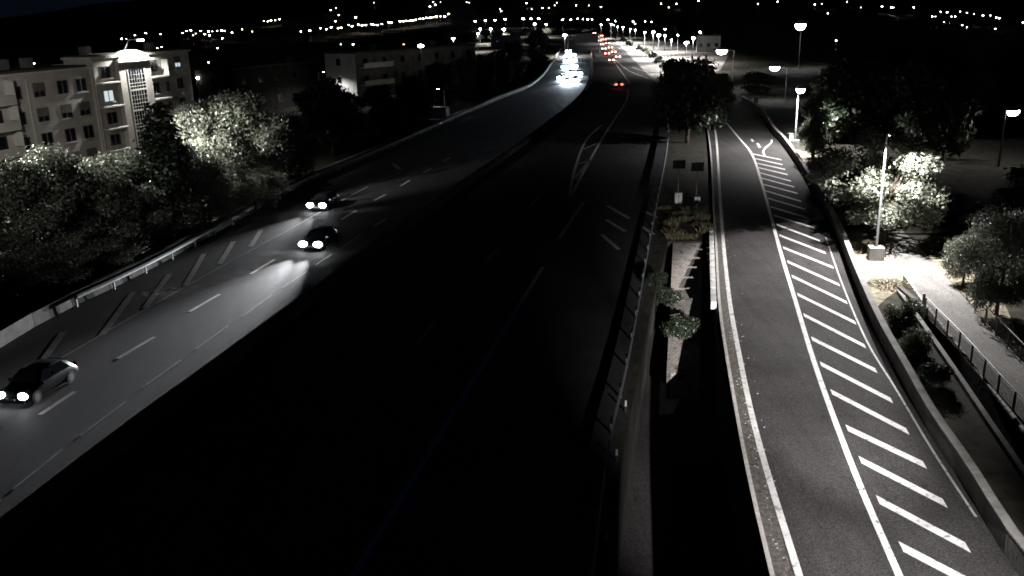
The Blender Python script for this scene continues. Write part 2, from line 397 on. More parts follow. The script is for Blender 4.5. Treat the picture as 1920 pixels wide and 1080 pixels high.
# precast barriers: every unit a piece of its own
JERSEY = [(-0.30, 0.0), (-0.30, 0.08), (-0.16, 0.34), (-0.09, 0.95), (0.09, 0.95), (0.16, 0.34), (0.30, 0.08), (0.30, 0.0)]
WALL = [(-0.22, 0.0), (-0.20, 0.92), (0.20, 0.92), (0.24, 0.0)]
def barrier(L_, prof, mat, label, name='concrete_barrier', maxn=95):
    t = thing(name, label, 'barrier', (0, 0, 0))
    for i in range(0, min(len(L_) - 1, maxn)):
        p, q = L_[i], L_[i + 1]; d = (q - p); d = d * (0.03 / d.length)
        dz = random.uniform(-0.02, 0.02)
        MB().sweep([p + d, q - d], [(o, h + (dz if h > 0.5 else 0)) for o, h in prof]).build('barrier_unit', mat, t)
    return t
barrier(offset(wall_line, -0.35), WALL, M['concrete'], 'grey concrete parapet wall along the tree side of the motorway')
barrier(med_line, JERSEY, M['dark_concrete'], 'dark concrete median barrier between the two motorway carriageways')
def guardrail(L_, label, h=0.72, every=1):
    t = thing('guardrail', label, 'guardrail')
    prof = [(0.0, h - 0.15), (0.06, h - 0.10), (0.02, h), (0.06, h + 0.10), (0.0, h + 0.15), (-0.02, h + 0.15), (0.03, h + 0.10), (-0.02, h), (0.03, h - 0.10), (-0.02, h - 0.15)]
    MB().sweep(L_, prof).build('beam', M['steel'], t)
    for p in L_[::every]: MB().box((p.x - 0.1, p.y, h / 2 + 0.05), (0.1, 0.14, h + 0.1)).build('post', M['steel'], t)
    return t
guardrail(offset(right_line[:34], -0.2), 'galvanised guardrail along the dark motorway edge beside the stone slope')
guardrail(offset(wall_line[4:60], 0.35), 'galvanised guardrail in front of the grey parapet wall')

# ---------------------------------------------------------------- slip ramp
rampL_px = [(1500, 1085), (1420, 820), (1385, 660), (1365, 540), (1352, 400), (1344, 270), (1338, 225)]
rampR_px = [(1688, 1085), (1600, 880), (1530, 690), (1490, 560), (1460, 460), (1430, 350), (1410, 290), (1385, 258), (1340, 206), (1325, 196)]
kerbL_px = [(1470, 1165), (1450, 1080), (1412, 920), (1384, 780), (1360, 640), (1350, 560), (1345, 470), (1340, 400), (1333, 280), (1322, 215), (1310, 196)]
wallR_px = [(1990, 1180), (1880, 1040), (1800, 905), (1735, 805), (1690, 720), (1640, 625), (1600, 530), (1565, 437), (1530, 375), (1497, 315), (1468, 272), (1448, 250), (1425, 215), (1390, 190)]
kerbL = resample(GL(kerbL_px), 2.0); wallR = resample(GL(wallR_px), 2.0)
rp = between(kerbL, wallR, 'slip_road', M['ramp_asphalt'], 0.016); rp['label'] = 'lit slip road with hatched edge'
mk3 = thing('road_markings', 'bright white edge lines and hatch bars on the lit slip road', 'road markings'); mk3['kind'] = 'structure'
stripe([(1530, 1180)] + rampL_px, 0.26, M['paint'], 0.026, 'edge_line', mk3, 2.0)
stripe([(1730, 1180)] + rampR_px, 0.26, M['paint'], 0.026, 'edge_line', mk3, 2.0)
HB = [((1406,288),(1465,300)),((1408,296),(1467,309)),((1412,305),(1472,318)),((1415,313),(1477,328)),((1419,323),(1483,340)),((1423,333),(1489,351)),((1427,345),(1495,363)),((1431,357),(1502,378)),((1436,371),(1510,393)),((1441,387),(1517,410)),((1447,403),(1527,428)),((1452,420),(1537,452)),((1457,440),(1548,475)),((1464,463),(1562,502)),((1472,489),(1574,535)),((1480,516),(1588,568)),((1490,550),(1604,606)),((1501,588),(1622,650)),((1515,632),(1643,696)),((1531,679),(1672,752)),((1550,731),(1702,810)),((1577,798),(1734,873)),((1601,857),(1772,945)),((1633,931),(1815,1028)),((1674,1018),(1850,1110))]
for i, (a, b_) in enumerate(HB):
    p, q = G(*a), G(*b_); along = (G(*HB[min(i + 1, 24)][0]) - G(*HB[max(i - 1, 0)][0])).normalized() * 0.33
    p = p + (q - p).normalized() * 0.32
    mb = MB().add([p - along + Vector((0, 0, .03)), p + along + Vector((0, 0, .03)), q + along + Vector((0, 0, .03)), q - along + Vector((0, 0, .03))], [(0, 1, 2, 3)])
    mb.build('hatch_bar', M['paint'], mk3)
stripe([(1434, 292), (1431, 284), (1437, 276), (1446, 268), (1447, 262)], 0.22, M['paint'], 0.026, 'turn_line', mk3, 1.0)
stripe([(1409, 261), (1412, 266)], 0.3, M['paint'], 0.026, 'lane_dash', mk3)
stripe([(1420, 269), (1425, 277)], 0.3, M['paint'], 0.026, 'lane_dash', mk3)
stripe([(1548, 445), (1580, 535), (1625, 640), (1680, 730), (1745, 840), (1830, 970)], 0.10, M['old_paint'], 0.024, 'edge_line', mk3, 2.0)
# dirty shoulder left of the edge line
sh = MB(); ribbon(sh, resample(GL([(1490, 1170), (1466, 1080), (1428, 925), (1396, 780), (1369, 645), (1357, 560), (1349, 470), (1344, 400)]), 2.0), 0.7, None, 0.021)
flat('road_shoulder', sh, M['dirt'])
peb = bmesh.new()
for i in range(900):
    t = random.random(); k = int(t * (len(kerbL) * 0.42)); p = kerbL[k].lerp(kerbL[k + 1], random.random())
    tg = tangents(kerbL)[k] if i == 0 else (kerbL[k + 1] - kerbL[k]).normalized()
    off = abs(random.gauss(0, 0.42)) + 0.22; r = random.choice((0.008, 0.01, 0.012, 0.015, 0.015, 0.02, 0.035))
    bmesh.ops.create_icosphere(peb, subdivisions=1, radius=r, matrix=Matrix.Translation(p + Vector((tg.y, -tg.x, 0)) * off + Vector((0, 0, 0.03))) @ Matrix.Diagonal((1.3, 0.9, 0.6, 1)))
me = bpy.data.meshes.new('gravel'); peb.to_mesh(me); peb.free(); me.materials.append(M['concrete'])
tag(place('gravel', me), 'loose pebbles and grit along the ramp shoulder', 'gravel', kind='stuff')
# kerb stones on the left edge
kb = thing('kerb', 'pale stone kerb along the gap side of the lit slip road', 'kerb')
KERB = [(-0.16, -0.2), (-0.16, 0.22), (0.0, 0.22), (0.02, -0.2)]
for i in range(len(kerbL) - 1):
    p, q = kerbL[i], kerbL[i + 1]; d = (q - p) * (0.012 / (q - p).length)
    if p.y > 160: break
    MB().sweep([p + d, q - d], KERB).build('kerb_stone', M['kerb'], kb)
# white marker blocks on the bridge end
rb = thing('block_railing', 'short row of white blocks beside the ramp kerb', 'railing')
Lb = resample(GL([(1343, 440), (1346, 500), (1350, 572)]), 1.75)
for p, t in zip(Lb, tangents(Lb)):
    a = -math.atan2(t.x, t.y)
    MB().box((p.x - 0.42, p.y, 0.22), (0.34, 1.45, 0.5), a).build('block', M['white_metal'], rb)
# low wall on the right of the ramp
wl = thing('low_wall', 'low concrete wall with pale coping right of the hatched ramp', 'wall')
for i in range(len(wallR) - 1):
    p, q = wallR[i], wallR[i + 1]; d = (q - p) * (0.008 / (q - p).length)
    MB().sweep([p + d, q - d], [(0.05, -0.1), (0.05, 0.92), (0.33, 0.92), (0.35, -0.1)]).build('wall_unit', M['dark_concrete'], wl)
    MB().sweep([p + d, q - d], [(0.02, 0.925), (0.02, 1.0), (0.38, 1.0), (0.38, 0.925)]).build('coping', M['concrete'], wl)

# ---------------------------------------------------------------- footpath and railings on the right
pathR = resample(GL([(1590, 345), (1650, 420), (1712, 490), (1780, 575), (1870, 680), (1985, 815), (2100, 960)]), 2.0)
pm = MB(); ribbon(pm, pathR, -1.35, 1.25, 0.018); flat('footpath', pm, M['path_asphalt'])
lit = MB().add(GL([(1578, 432), (1640, 425), (1700, 470), (1690, 540), (1660, 560), (1640, 580), (1600, 500)], 0.008), [tuple(range(7))])
flat('verge', lit, M['litter'])
lit = MB().add(GL([(1740, 480), (1800, 470), (1880, 560), (1935, 690), (1900, 690), (1830, 580)], 0.008), [tuple(range(6))])
flat('verge', lit, M['litter'])
lit = MB().add(GL([(1475, 275), (1530, 290), (1560, 340), (1580, 400), (1540, 370), (1500, 312)], 0.008), [tuple(range(6))])
flat('verge', lit, M['litter'])
edg = thing('path_kerb', 'pale broken edging stones on the far side of the footpath', 'kerb')
Le = offset(pathR, 1.35)
for i in range(3, len(Le) - 1):
    for k in range(3):
        if random.random() < 0.15: continue
        p, q = Le[i].lerp(Le[i + 1], k / 3 + 0.02), Le[i].lerp(Le[i + 1], (k + 1) / 3 - 0.02)
        MB().sweep([p, q], [(-0.07, -0.05), (-0.07, 0.07 + random.uniform(0, 0.04)), (0.07, 0.07), (0.07, -0.05)]).build('edging_stone', M['kerb'], edg)
bal_me = MB().box((0, 0, 0.52), (0.02, 0.02, 0.82)).mesh('baluster'); bal_me.materials.append(M['rail_paint'])
def railing(px, label, panel=2.0, nb=13):
    t = thing('railing', label, 'railing'); L_ = resample(GL(px), panel)
    post_me = MB().box((0, 0, 0.55), (0.07, 0.07, 1.1)).mesh('post'); post_me.materials.append(M['rail_paint'])
    for i, p in enumerate(L_):
        place('post', post_me, t, p)
        if i + 1 < len(L_):
            q = L_[i + 1]
            MB().tube(p + Vector((0, 0, 1.08)), q + Vector((0, 0, 1.08)), 0.035).build('top_rail', M['rail_paint'], t)
            MB().tube(p + Vector((0, 0, 0.12)), q + Vector((0, 0, 0.12)), 0.025).build('bottom_rail', M['rail_paint'], t)
            for k in range(1, nb): place('baluster', bal_me, t, p.lerp(q, k / nb))
    return t
railing([(1733, 590), (1800, 660), (1862, 732), (1935, 815), (2010, 905)], 'grey metal bar railing between the footpath and the sunken passage')
railing([(1828, 588), (1880, 645), (1945, 715)], 'short grey metal railing on the bushy side of the footpath', 2.0, 9)
cop = thing('coping_wall', 'thin pale concrete edge of the sunken passage', 'wall')
Lc = resample(GL([(1684, 550), (1735, 622), (1790, 702), (1845, 785), (1905, 874), (1990, 1000)]), 2.5)
for i in range(len(Lc) - 1):
    MB().sweep([Lc[i], Lc[i + 1].lerp(Lc[i], 0.005)], [(-0.12, -0.1), (-0.12, 0.28), (0.12, 0.28), (0.12, -0.1)]).build('coping', M['concrete'], cop)
hdw = thing('headwall', 'concrete head wall closing the sunken passage below the lamp', 'wall')
MB().sweep([G(1686, 549), G(1735, 591)], [(-0.15, -0.2), (-0.15, 0.45), (0.15, 0.45), (0.15, -0.2)]).build('wall_panel', M['dark_concrete'], hdw)
MB().box((G(1735, 591) + Vector((-0.3, -0.2, 0.5)))[:], (0.12, 0.12, 1.9)).build('post', M['white_metal'], hdw)

# ---------------------------------------------------------------- street lamps
def lamp(loc, h, az, label, power, name='street_lamp', arm=0.9, size=1.0, cool=False, group=None, light=True, block=False, spot=150, dark=False, cat='street lamp', blend=0.6, tilt=None, fill_spots=(), polemat=None):
    t = thing(name, label, cat, loc, az, group); ps = min(size, 1.1)
    MB().path([(0, 0, 0), (0, 0, h * 0.5), (0, 0, h)], [0.10 * ps, 0.08 * ps, 0.055 * ps], 8).build('pole', polemat or M['steel'], t)
    MB().lathe([(0.0, 0.0), (0.2, 0.0), (0.2, 0.05), (0.13, 0.08), (0.13, 0.9), (0.1, 1.0)], n=10).build('base', M['steel'], t)
    MB().path([(0, 0, h - 0.05), (0, arm * 0.5, h + 0.12), (0, arm, h + 0.15)], [0.05, 0.045, 0.04], 7).build('arm', M['steel'], t)
    s = size
    prof = [(0.0, 0.10), (0.09, 0.09), (0.16, 0.04), (0.19, 0.0), (0.0, 0.0)]
    hd = MB()
    for y0, y1, w0, w1, hh in ((0, .25, .10, .20, .12), (.25, .7, .20, .20, .14), (.7, .95, .20, .10, .08)):
        vs = []
        for y, w in ((y0, w0), (y1, w1)):
            vs += [(-w * s, arm - .1 + y * s, h + .14), (w * s, arm - .1 + y * s, h + .14), (w * .6 * s, arm - .1 + y * s, h + .14 + hh * s), (-w * .6 * s, arm - .1 + y * s, h + .14 + hh * s)]
        hd.add(vs, [(0, 1, 2, 3), (7, 6, 5, 4), (0, 4, 5, 1), (1, 5, 6, 2), (2, 6, 7, 3), (3, 7, 4, 0)])
    head = hd.build('lamp_head', M['steel'], t)
    ly = arm - .1 + .48 * s
    ln = MB().lathe([(0.0, -0.0), (0.20 * s, 0.0), (0.19 * s, -0.10 * s), (0.13 * s, -0.20 * s), (0.0, -0.24 * s)], (0, 0, 0), 12)
    ln.v = [(x, y * 1.5 + ly, z + h + 0.135) for x, y, z in ln.v]
    if dark: ln.v = [(x, y, h + 0.135 + (z - h - 0.135) * 0.15) for x, y, z in ln.v]
    ln.build('lens', M['lens_cool'] if cool else M['lens'], head, True)
    if light:
        d = bpy.data.lights.new('lamp_light', 'SPOT'); d.energy = power; d.spot_size = R_(spot); d.spot_blend = blend; d.shadow_soft_size = 0.12
        d.color = (0.92, 0.97, 1.0) if cool else (1.0, 0.965, 0.95)
        o = bpy.data.objects.new('lamp_light', d); col.objects.link(o); o.parent = head; o.location = (0, ly, h - 0.12 - 0.24 * s)
        if tilt: o.matrix_parent_inverse = Matrix.Rotation(-az, 4, 'Z'); o.location = Matrix.Rotation(az, 3, 'Z') @ o.location; o.rotation_euler = tilt
    for e_pow, e_spot, e_tilt in fill_spots:  # added fill beams hung on the same head
        d = bpy.data.lights.new('lamp_light', 'SPOT'); d.energy = e_pow; d.spot_size = R_(e_spot); d.spot_blend = 1.0; d.shadow_soft_size = 0.12; d.color = (1.0, 0.965, 0.95)
        o = bpy.data.objects.new('lamp_light', d); col.objects.link(o); o.parent = head; o.matrix_parent_inverse = Matrix.Rotation(-az, 4, 'Z')
        o.location = Matrix.Rotation(az, 3, 'Z') @ Vector((0, ly, h - 0.12 - 0.24 * s)); o.rotation_euler = e_tilt
    if block:
        MB().prism([(-.55, -.5), (.5, -.55), (.55, .5), (-.5, .55)], -0.1, 0.95).build('foundation_block', M['concrete'], t)
    return t
def yaw_to(a, b): d = b - a; return -math.atan2(d.x, d.y)
P1 = G(1490, 276); lamp(P1, 7.6, R_(172), 'bright street lamp on a concrete block at the far end of the hatched ramp', 18000, arm=0.4, block=True, size=2.7, spot=164, blend=0.3)
P2 = G(1641, 486); lamp(P2, 9.2, R_(170), 'tall street lamp on a concrete block in front of the lit tree', 19000, block=True, arm=1.0, size=1.0, dark=True, spot=140, blend=0.14, tilt=(R_(-8), R_(-8), 0))
lamp(G(1872, 312), 6.0, R_(-60), 'bright street lamp standing alone at the right edge of the picture', 120, size=2.8, arm=0.2)
lamp(G(1373, 168), 8.3, R_(60), 'street lamp on the grass bank above the dark round bush', 1600, size=4.0)
lamp(G(1472, 190), 6.3, R_(60), 'small cool lamp above the bright ramp lamp', 800, size=3.2, cool=True)
lamp(G(1497, 128), 12.0, R_(160), 'brightest cool floodlamp high above the road at upper right', 2500, size=7.0, cool=True, polemat=M['dark_steel'])
lamp(Vector((17.0, 9.6, 0)), 9.3, R_(90), 'unseen street lamp below the frame with an added fill beam up the slip road', 66000, arm=3.2, spot=37, blend=1.0, tilt=(R_(66), 0, R_(3)), fill_spots=((170000, 21, (R_(75.5), 0, R_(-1.5))),))  # the narrow second spot is an added fill beam along the ramp
# left side: courtyard and verge lamps among the trees
lamp(G(347, 434), 9.9, R_(180), 'courtyard street lamp hidden behind the dark cypress', 18000, dark=True, spot=84, blend=0.5, tilt=(R_(62), 0, R_(-8)))
lamp(Vector((-40, 33, 0)), 12.5, R_(-15), 'verge street lamp outside the left edge of the picture', 15000, dark=True, spot=40, blend=0.8, tilt=(R_(87), 0, R_(-17)))
lamp(G(-75, 455), 16.0, R_(-90), 'courtyard lamp outside the left edge, between trees and apartment block', 90000, dark=True, spot=112, blend=0.25, tilt=(R_(12), 0, R_(-80)), fill_spots=((13000, 95, (R_(62), 0, R_(28))),))  # second spot is added to brighten the apartment facade

# ---------------------------------------------------------------- trees
def crown_mesh(name, seed, lobes, n, leaf, mat, fill=0.55, up=0.3):
    rng = np.random.default_rng(seed)
    lob = np.array(lobes, float); w = lob[:, 3] ** 2; w /= w.sum()
    idx = rng.choice(len(lob), n, p=w)
    d = rng.normal(size=(n, 3)); d /= np.linalg.norm(d, axis=1)[:, None]
    rad = 1 - fill * rng.random(n) ** 1.5 + 0.14 * rng.normal(size=n)
    # clumps: pull leaves to a set of twig ends
    nc = max(20, n // 60); cd = rng.normal(size=(nc, 3)); cd /= np.linalg.norm(cd, axis=1)[:, None]
    ci = rng.integers(0, nc, n)
    d2 = cd[ci] + 0.15 * rng.normal(size=(n, 3)); d2 /= np.linalg.norm(d2, axis=1)[:, None]
    use = rng.random(n) < 0.88; d[use] = d2[use]
    c = lob[idx, :3] + d * (lob[idx, 3] * rad)[:, None] * np.array([1, 1, 0.85])
    nrm = d + 0.9 * rng.normal(size=(n, 3)); nrm[:, 2] += up; nrm /= np.linalg.norm(nrm, axis=1)[:, None]
    t = np.cross(nrm, rng.normal(size=(n, 3))); t /= np.linalg.norm(t, axis=1)[:, None]; b = np.cross(nrm, t)
    s = leaf * (0.6 + 0.8 * rng.random(n))[:, None]
    v = np.empty((n, 4, 3)); v[:, 0] = c - t * s; v[:, 1] = c - b * s * .5 + nrm * s * .12; v[:, 2] = c + t * s; v[:, 3] = c + b * s * .5 + nrm * s * .12
    me = bpy.data.meshes.new(name)
    me.vertices.add(4 * n); me.vertices.foreach_set('co', v.reshape(-1))
    me.loops.add(4 * n); me.loops.foreach_set('vertex_index', np.arange(4 * n))
    me.polygons.add(n); me.polygons.foreach_set('loop_start', np.arange(0, 4 * n, 4)); me.polygons.foreach_set('loop_total', np.full(n, 4))
    me.update(); me.validate(); me.materials.append(mat); return me
def round_lobes(seed, h, w, k, lo=0.36):
    r = random.Random(seed); out = [(0, 0, h * 0.62, w * 0.30)]
    for i in range(k):
        a = 2 * math.pi * i / k + r.uniform(-.4, .4); z = r.uniform(lo, 0.86) * h; q = (1 - abs(z / h - 0.55) * 1.1)
        rad = w * r.uniform(0.13, 0.23); d = w * 0.5 * q - rad * 0.55
        out.append((math.cos(a) * d, math.sin(a) * d, z, rad))
    for i in range(3): out.append((r.uniform(-.15, .15) * w, r.uniform(-.15, .15) * w, h * r.uniform(0.80, 0.88), w * r.uniform(.13, .18)))
    return out
def trunk_mesh(name, seed, lobes, h, r0=0.17):
    r = random.Random(seed); mb = MB(); top = Vector((r.uniform(-.2, .2), r.uniform(-.2, .2), h * 0.42)); mid = Vector((r.uniform(-.1, .1), r.uniform(-.1, .1), h * 0.2))
    mb.path([Vector((0, 0, -0.1)), mid, top], [r0 * 1.25, r0, r0 * 0.8], 9)
    for x, y, z, rad in lobes[:9]:
        e = Vector((x, y, z)); m_ = top.lerp(e, 0.5) + Vector((0, 0, -0.15 * rad)); mb.path([top, m_, e], [r0 * 0.55, r0 * 0.33, r0 * 0.1], 5)
    me = mb.mesh(name, True); me.materials.append(M['bark']); return me
VAR = {}
def variant(key, seed, h, w, k, n, leaf, mat, lobes=None, r0=0.17, lo=0.36):
    lb = lobes or round_lobes(seed, h, w, k, lo)
    VAR[key] = (crown_mesh('crown', seed, lb, n, leaf, mat), trunk_mesh('trunk', seed, lb, h, r0), h)
for i in range(4): variant('round%d' % i, 11 + i, 8.0, 7.4, 17, 23000, 0.115, M['leaf_a'], lo=0.16)
for i in range(2): variant('pale%d' % i, 31 + i, 7.5, 7.6, 18, 22000, 0.11, M['leaf_b'], lo=0.24)
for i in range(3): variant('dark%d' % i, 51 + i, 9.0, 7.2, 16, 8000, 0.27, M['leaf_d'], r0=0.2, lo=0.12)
for i in range(2): variant('far%d' % i, 61 + i, 8.0, 7.0, 10, 2200, 0.40, M['leaf_a'], r0=0.2)
cyl = [(0, 0, z, 0.55 + 1.0 * math.sin(math.pi * min(1, (z + 0.8) / 11.8)) ** 0.8) for z in np.linspace(1.2, 10.6, 11)]
variant('cypress', 71, 11.4, 3.2, 0, 9000, 0.16, M['leaf_d'], [tuple(c) for c in cyl])
nar = [(0.6 * math.sin(i * 2.1), 0.6 * math.cos(i * 1.7), 1.5 + i * 0.85, 1.35 - 0.05 * i) for i in range(8)]
variant('narrow', 81, 8.6, 4.0, 0, 12000, 0.13, M['leaf_b'], nar)
for i in range(2):
    r_ = random.Random(101 + i)
    variant('shrub%d' % i, 101 + i, 2.0, 2.4, 0, 6500, 0.06, M['leaf_a'] if i == 0 else M['leaf_d'], [(r_.uniform(-.75, .75), r_.uniform(-.75, .75), r_.uniform(.35, 1.35), r_.uniform(.3, .6)) for _ in range(13)], 0.04)
rp_ = random.Random(5); pl_ = []
while len(pl_) < 30:
    a, q, z = rp_.uniform(0, 6.28), math.sqrt(rp_.random()), rp_.uniform(2.4, 8.0)
    w_ = 4.3 * math.sin(math.pi * min(1, (z - 1.2) / 8.2)) ** 0.6; c_ = (q * w_ * math.cos(a), q * w_ * math.sin(a), z, rp_.uniform(.75, 1.35))
    if all((c_[0] - b[0]) ** 2 + (c_[1] - b[1]) ** 2 + (c_[2] - b[2]) ** 2 > 1.3 for b in pl_): pl_.append(c_)
variant('plane', 91, 8.6, 8.0, 0, 20000, 0.125, M['leaf_b'], pl_, 0.26)
def tree(key, px, py, label, hs=1.0, ws=None, group=None, name='tree', rz=None, cat='tree', z=0.0, loc=None, gs=1.0):
    c, tr, h = VAR[key]; p = loc if loc is not None else G(px, py, z)
    t = thing(name, label, cat, p, random.uniform(0, 6.28) if rz is None else rz, group); hs *= gs; ws = (ws or hs) * gs
    sc = ((ws or hs), (ws or hs), hs)
    place('trunk', tr, t, sc=sc); place('crown', c, t, sc=sc); return t
LT = [('round0', 62, 505, 0.86, 0.95, 'leafy tree at the far left, leftmost of the tree row below the apartment block'),
      ('round1', 150, 480, 0.92, 0.95, 'leafy tree, second from the left in the row below the apartment block'),
      ('round2', 245, 455, 0.86, 0.92, 'leafy tree, third from the left, under the glazed stair tower'),
      ('round3', 340, 432, 0.9, 0.95, 'lower leafy tree in front of the dark cypress'),
      ('pale0', 398, 400, 1.2, 0.95, 'brightly lit tree right of the cypress'),
      ('round1', 468, 385, 1.18, 1.0, 'tall lit tree at the right end of the tree row'),
      ('round2', 545, 345, 0.85, 0.8, 'dim leafy tree left of the tiled pavilion roof'),
      ('pale1', 395, 425, 0.6, 0.6, 'small bright tree close to the parapet wall'),
      ('round3', 5, 470, 0.62, 0.75, 'leafy tree against the lower left balconies'),
      ('round0', 30, 560, 0.34, 0.75, 'lowest dark bushy tree near the parapet at far left'),
      ('round3', -40, 590, 0.34, 0.75, 'dark bushy tree cut by the left edge of the picture'),
      ('round2', 110, 540, 0.30, 0.7, 'low dark bush by the parapet below the second leafy tree'),
      ('round1', 200, 510, 0.30, 0.7, 'low dark bush by the parapet below the third leafy tree'),
      ('round1', 105, 520, 0.55, 0.8, 'low bushy tree between the two leftmost leafy trees'),
      ('round2', 200, 492, 0.55, 0.8, 'low bushy tree between the second and third leafy trees'),
      ('round0', 295, 462, 0.55, 0.8, 'low bushy tree left of the foot of the cypress'),
      ('round3', 480, 400, 0.5, 0.7, 'low bushy tree beside the parapet right of the lit trees'),
      ('round0', 440, 335, 1.0, 0.9, 'shaded tree behind the tall lit tree')]
for k, x, y, hs, ws, lb in LT: tree(k, x, y, lb, hs, ws, 'trees below the apartment block', gs=1.2)
tree('cypress', 330, 452, 'dark cypress in front of the apartment block', 1.06, 1.4, name='cypress_tree')
DK = [(625, 292, 1.15, 0.95, 'tall black tree left of the pale end wall'), (590, 270, 0.9, 0.9, 'black tree behind the pavilion'), (660, 262, 0.8, 0.8, 'black tree below the pale end wall'),
      (715, 240, 0.75, 0.8, 'black tree in front of the pale flats balconies'), (745, 262, 0.7, 0.9, 'low black tree by the parapet wall'), (780, 228, 0.9, 0.9, 'black tree before the right end of the pale flats'),
      (825, 208, 1.0, 0.95, 'black tree above the white van'), (870, 190, 1.05, 0.95, 'black tree left of the unlit pole'), (905, 178, 1.0, 0.9, 'black tree behind the unlit pole'),
      (965, 150, 1.1, 1.1, 'dark tree left of the bright oncoming traffic'), (1010, 122, 1.2, 1.3, 'round dark tree behind the oncoming traffic'), (940, 160, 1.0, 0.95, 'dark tree above the parapet bend'),
      (1288, 268, 1.28, 1.15, 'large round dark tree between motorway and ramp'), (1240, 205, 0.55, 0.7, 'low dark bush left of the large round dark tree'), (1330, 245, 0.8, 0.9, 'dark tree where the ramp disappears'),
      (1345, 185, 0.55, 0.9, 'dark bush below the lamp on the grass bank'), (1420, 175, 0.5, 1.0, 'dark bush above the ramp bend'),
      (1560, 268, 1.1, 1.0, 'dark tree right of the bright ramp lamp'), (1620, 255, 1.1, 1.0, 'dark tree behind the lit tree, left'), (1700, 262, 1.15, 1.1, 'dark tree behind the lit tree, right'),
      (1765, 300, 1.0, 0.95, 'dark tree left of the lone right lamp'), (1925, 425, 0.55, 0.8, 'dark tree at the right edge above the bushy shrub'), (1660, 190, 1.2, 1.2, 'dark tree in the black wood, far left'),
      (1760, 200, 1.2, 1.2, 'dark tree in the black wood, middle'), (1900, 200, 1.1, 1.2, 'dark tree in the black wood behind the lone lamp'), (1580, 185, 1.1, 1.1, 'dark tree beyond the small cool lamp')]
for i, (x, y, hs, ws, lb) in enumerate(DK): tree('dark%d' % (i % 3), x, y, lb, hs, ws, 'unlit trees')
tree('plane', 1652, 458, 'brightly lit broad tree behind the tall ramp lamp', 1.0, 1.12, rz=1.0)
tree('narrow', 1524, 296, 'narrow lit tree beside the bright ramp lamp', 1.0, 1.0)
tree('pale1', 1868, 590, 'large lit shrub right of the footpath', 0.9, 0.62, name='shrub', cat='shrub', rz=2.0)
tree('pale1', 1728, 425, 'small lit shrub in the tree shadow by the footpath', 0.34, 0.42, name='shrub', cat='shrub')
tree('pale0', 1805, 535, 'low lit shrub left of the large shrub', 0.45, 0.4, name='shrub', cat='shrub')
for i, (x, y, s, lb) in enumerate([(900, 80, .7, 'lit tree under the left pair of car park lamps'), (922, 80, .6, 'lit tree under the middle car park lamps'), (950, 84, .8, 'lit tree under the brightest car park lamp'), (985, 72, .8, 'lit tree left of the round dark tree'), (1025, 70, .8, 'lit tree right of the round dark tree'), (850, 102, .9, 'lit tree under the lone lamp above the flats'),
                                   (1200, 100, .45, 'lit bush at the far end of the slip hedge'), (1212, 108, .45, 'lit bush, second from the far end of the slip hedge'), (1224, 117, .45, 'lit bush in the middle of the slip hedge'), (1236, 126, .45, 'lit bush, second from the near end of the slip hedge'), (1246, 136, .42, 'lit bush at the near end of the slip hedge'),
                                   (1180, 92, .5, 'far roadside tree under the lamp row'), (1168, 84, .5, 'farther roadside tree under the lamp row'), (1158, 77, .6, 'farthest roadside tree under the lamp row')]):
    tree('far%d' % (i % 2), x, y, lb, s, s, 'small lit trees in the distance')
# black spiky bushes in the gap and green bushes by the ramp wall
def tuft(px, py, label, h, n, spread, mat, leafw=0.05, z=0.0, seed=1, name='bush'):
    rng = random.Random(seed); mb = MB()
    for i in range(n):
        a = rng.uniform(0, 6.28); r = spread * math.sqrt(rng.random()); x, y = r * math.cos(a), r * math.sin(a)
        hh = h * rng.uniform(0.5, 1.1) * (1 - 0.5 * (r / spread) ** 2); ox, oy = x + rng.gauss(0, .3) * hh + 0.3 * x, y + rng.gauss(0, .3) * hh + 0.3 * y
        w = leafw * rng.uniform(.6, 1.6); b_ = rng.uniform(0, 3.14); dx, dy = w * math.cos(b_), w * math.sin(b_)
        mx, my, mz = (x + ox) / 2, (y + oy) / 2, hh * .6
        mb.add([(x, y, 0), (mx + dx, my + dy, mz), (ox, oy, hh), (mx - dx, my - dy, mz)], [(0, 1, 2, 3)])
    t = thing(name, label, 'bush', G(px, py, z)); me = bpy.data.meshes.new('foliage'); me.from_pydata(mb.v, [], mb.f); me.materials.append(mat); place('foliage', me, t)
    st = MB()
    for i in range(7):
        a = i * 0.9; st.tube((0, 0, -0.1), (spread * .5 * math.cos(a), spread * .5 * math.sin(a), h * .6), 0.03, 0.008, 5)
    st.build('stem', M['bark'], t); return t
tree('shrub1', 0, 0, 'black bush growing over the lower stone slope', 1.15, 1.1, name='bush', cat='bush', loc=a0.lerp(b0, .80).lerp(a1.lerp(b1, .80), .35))
tree('shrub1', 0, 0, 'black bush at the left edge of the stone slope', 0.9, 0.9, name='bush', cat='bush', loc=a0.lerp(b0, .55) + Vector((-0.2, 0, -.05)))
tree('shrub1', 1232, 540, 'dark bush left of the stone slope', 0.7, 0.7, name='bush', cat='bush', z=0.0)
tree('shrub1', 1310, 405, 'dark green bush under the right sign post', 0.75, 0.75, name='bush', cat='bush', z=0.0)
tree('shrub0', 1690, 612, 'green bush between the low wall and the passage', 1.0, 1.0, name='bush', cat='bush', z=0.0)
tree('shrub0', 1722, 668, 'lower green bush between the low wall and the passage', 0.9, 0.9, name='bush', cat='bush', z=0.0)
tree('shrub1', 1748, 720, 'dim bush lower down beside the passage', 0.8, 0.8, name='bush', cat='bush', z=0.0)
for k_ in range(16):
    g_ = tuft(1246 + (k_ * 37) % 84, 392 + (k_ * 23) % 58, 'dry grass tuft on the bank below the two framed signs', 0.45 + 0.25 * (k_ % 3), 120, 0.55, M['grass'], .025, seed=200 + k_, name='grass_tuft')
    g_['group'] = 'dry grass tufts below the signs'
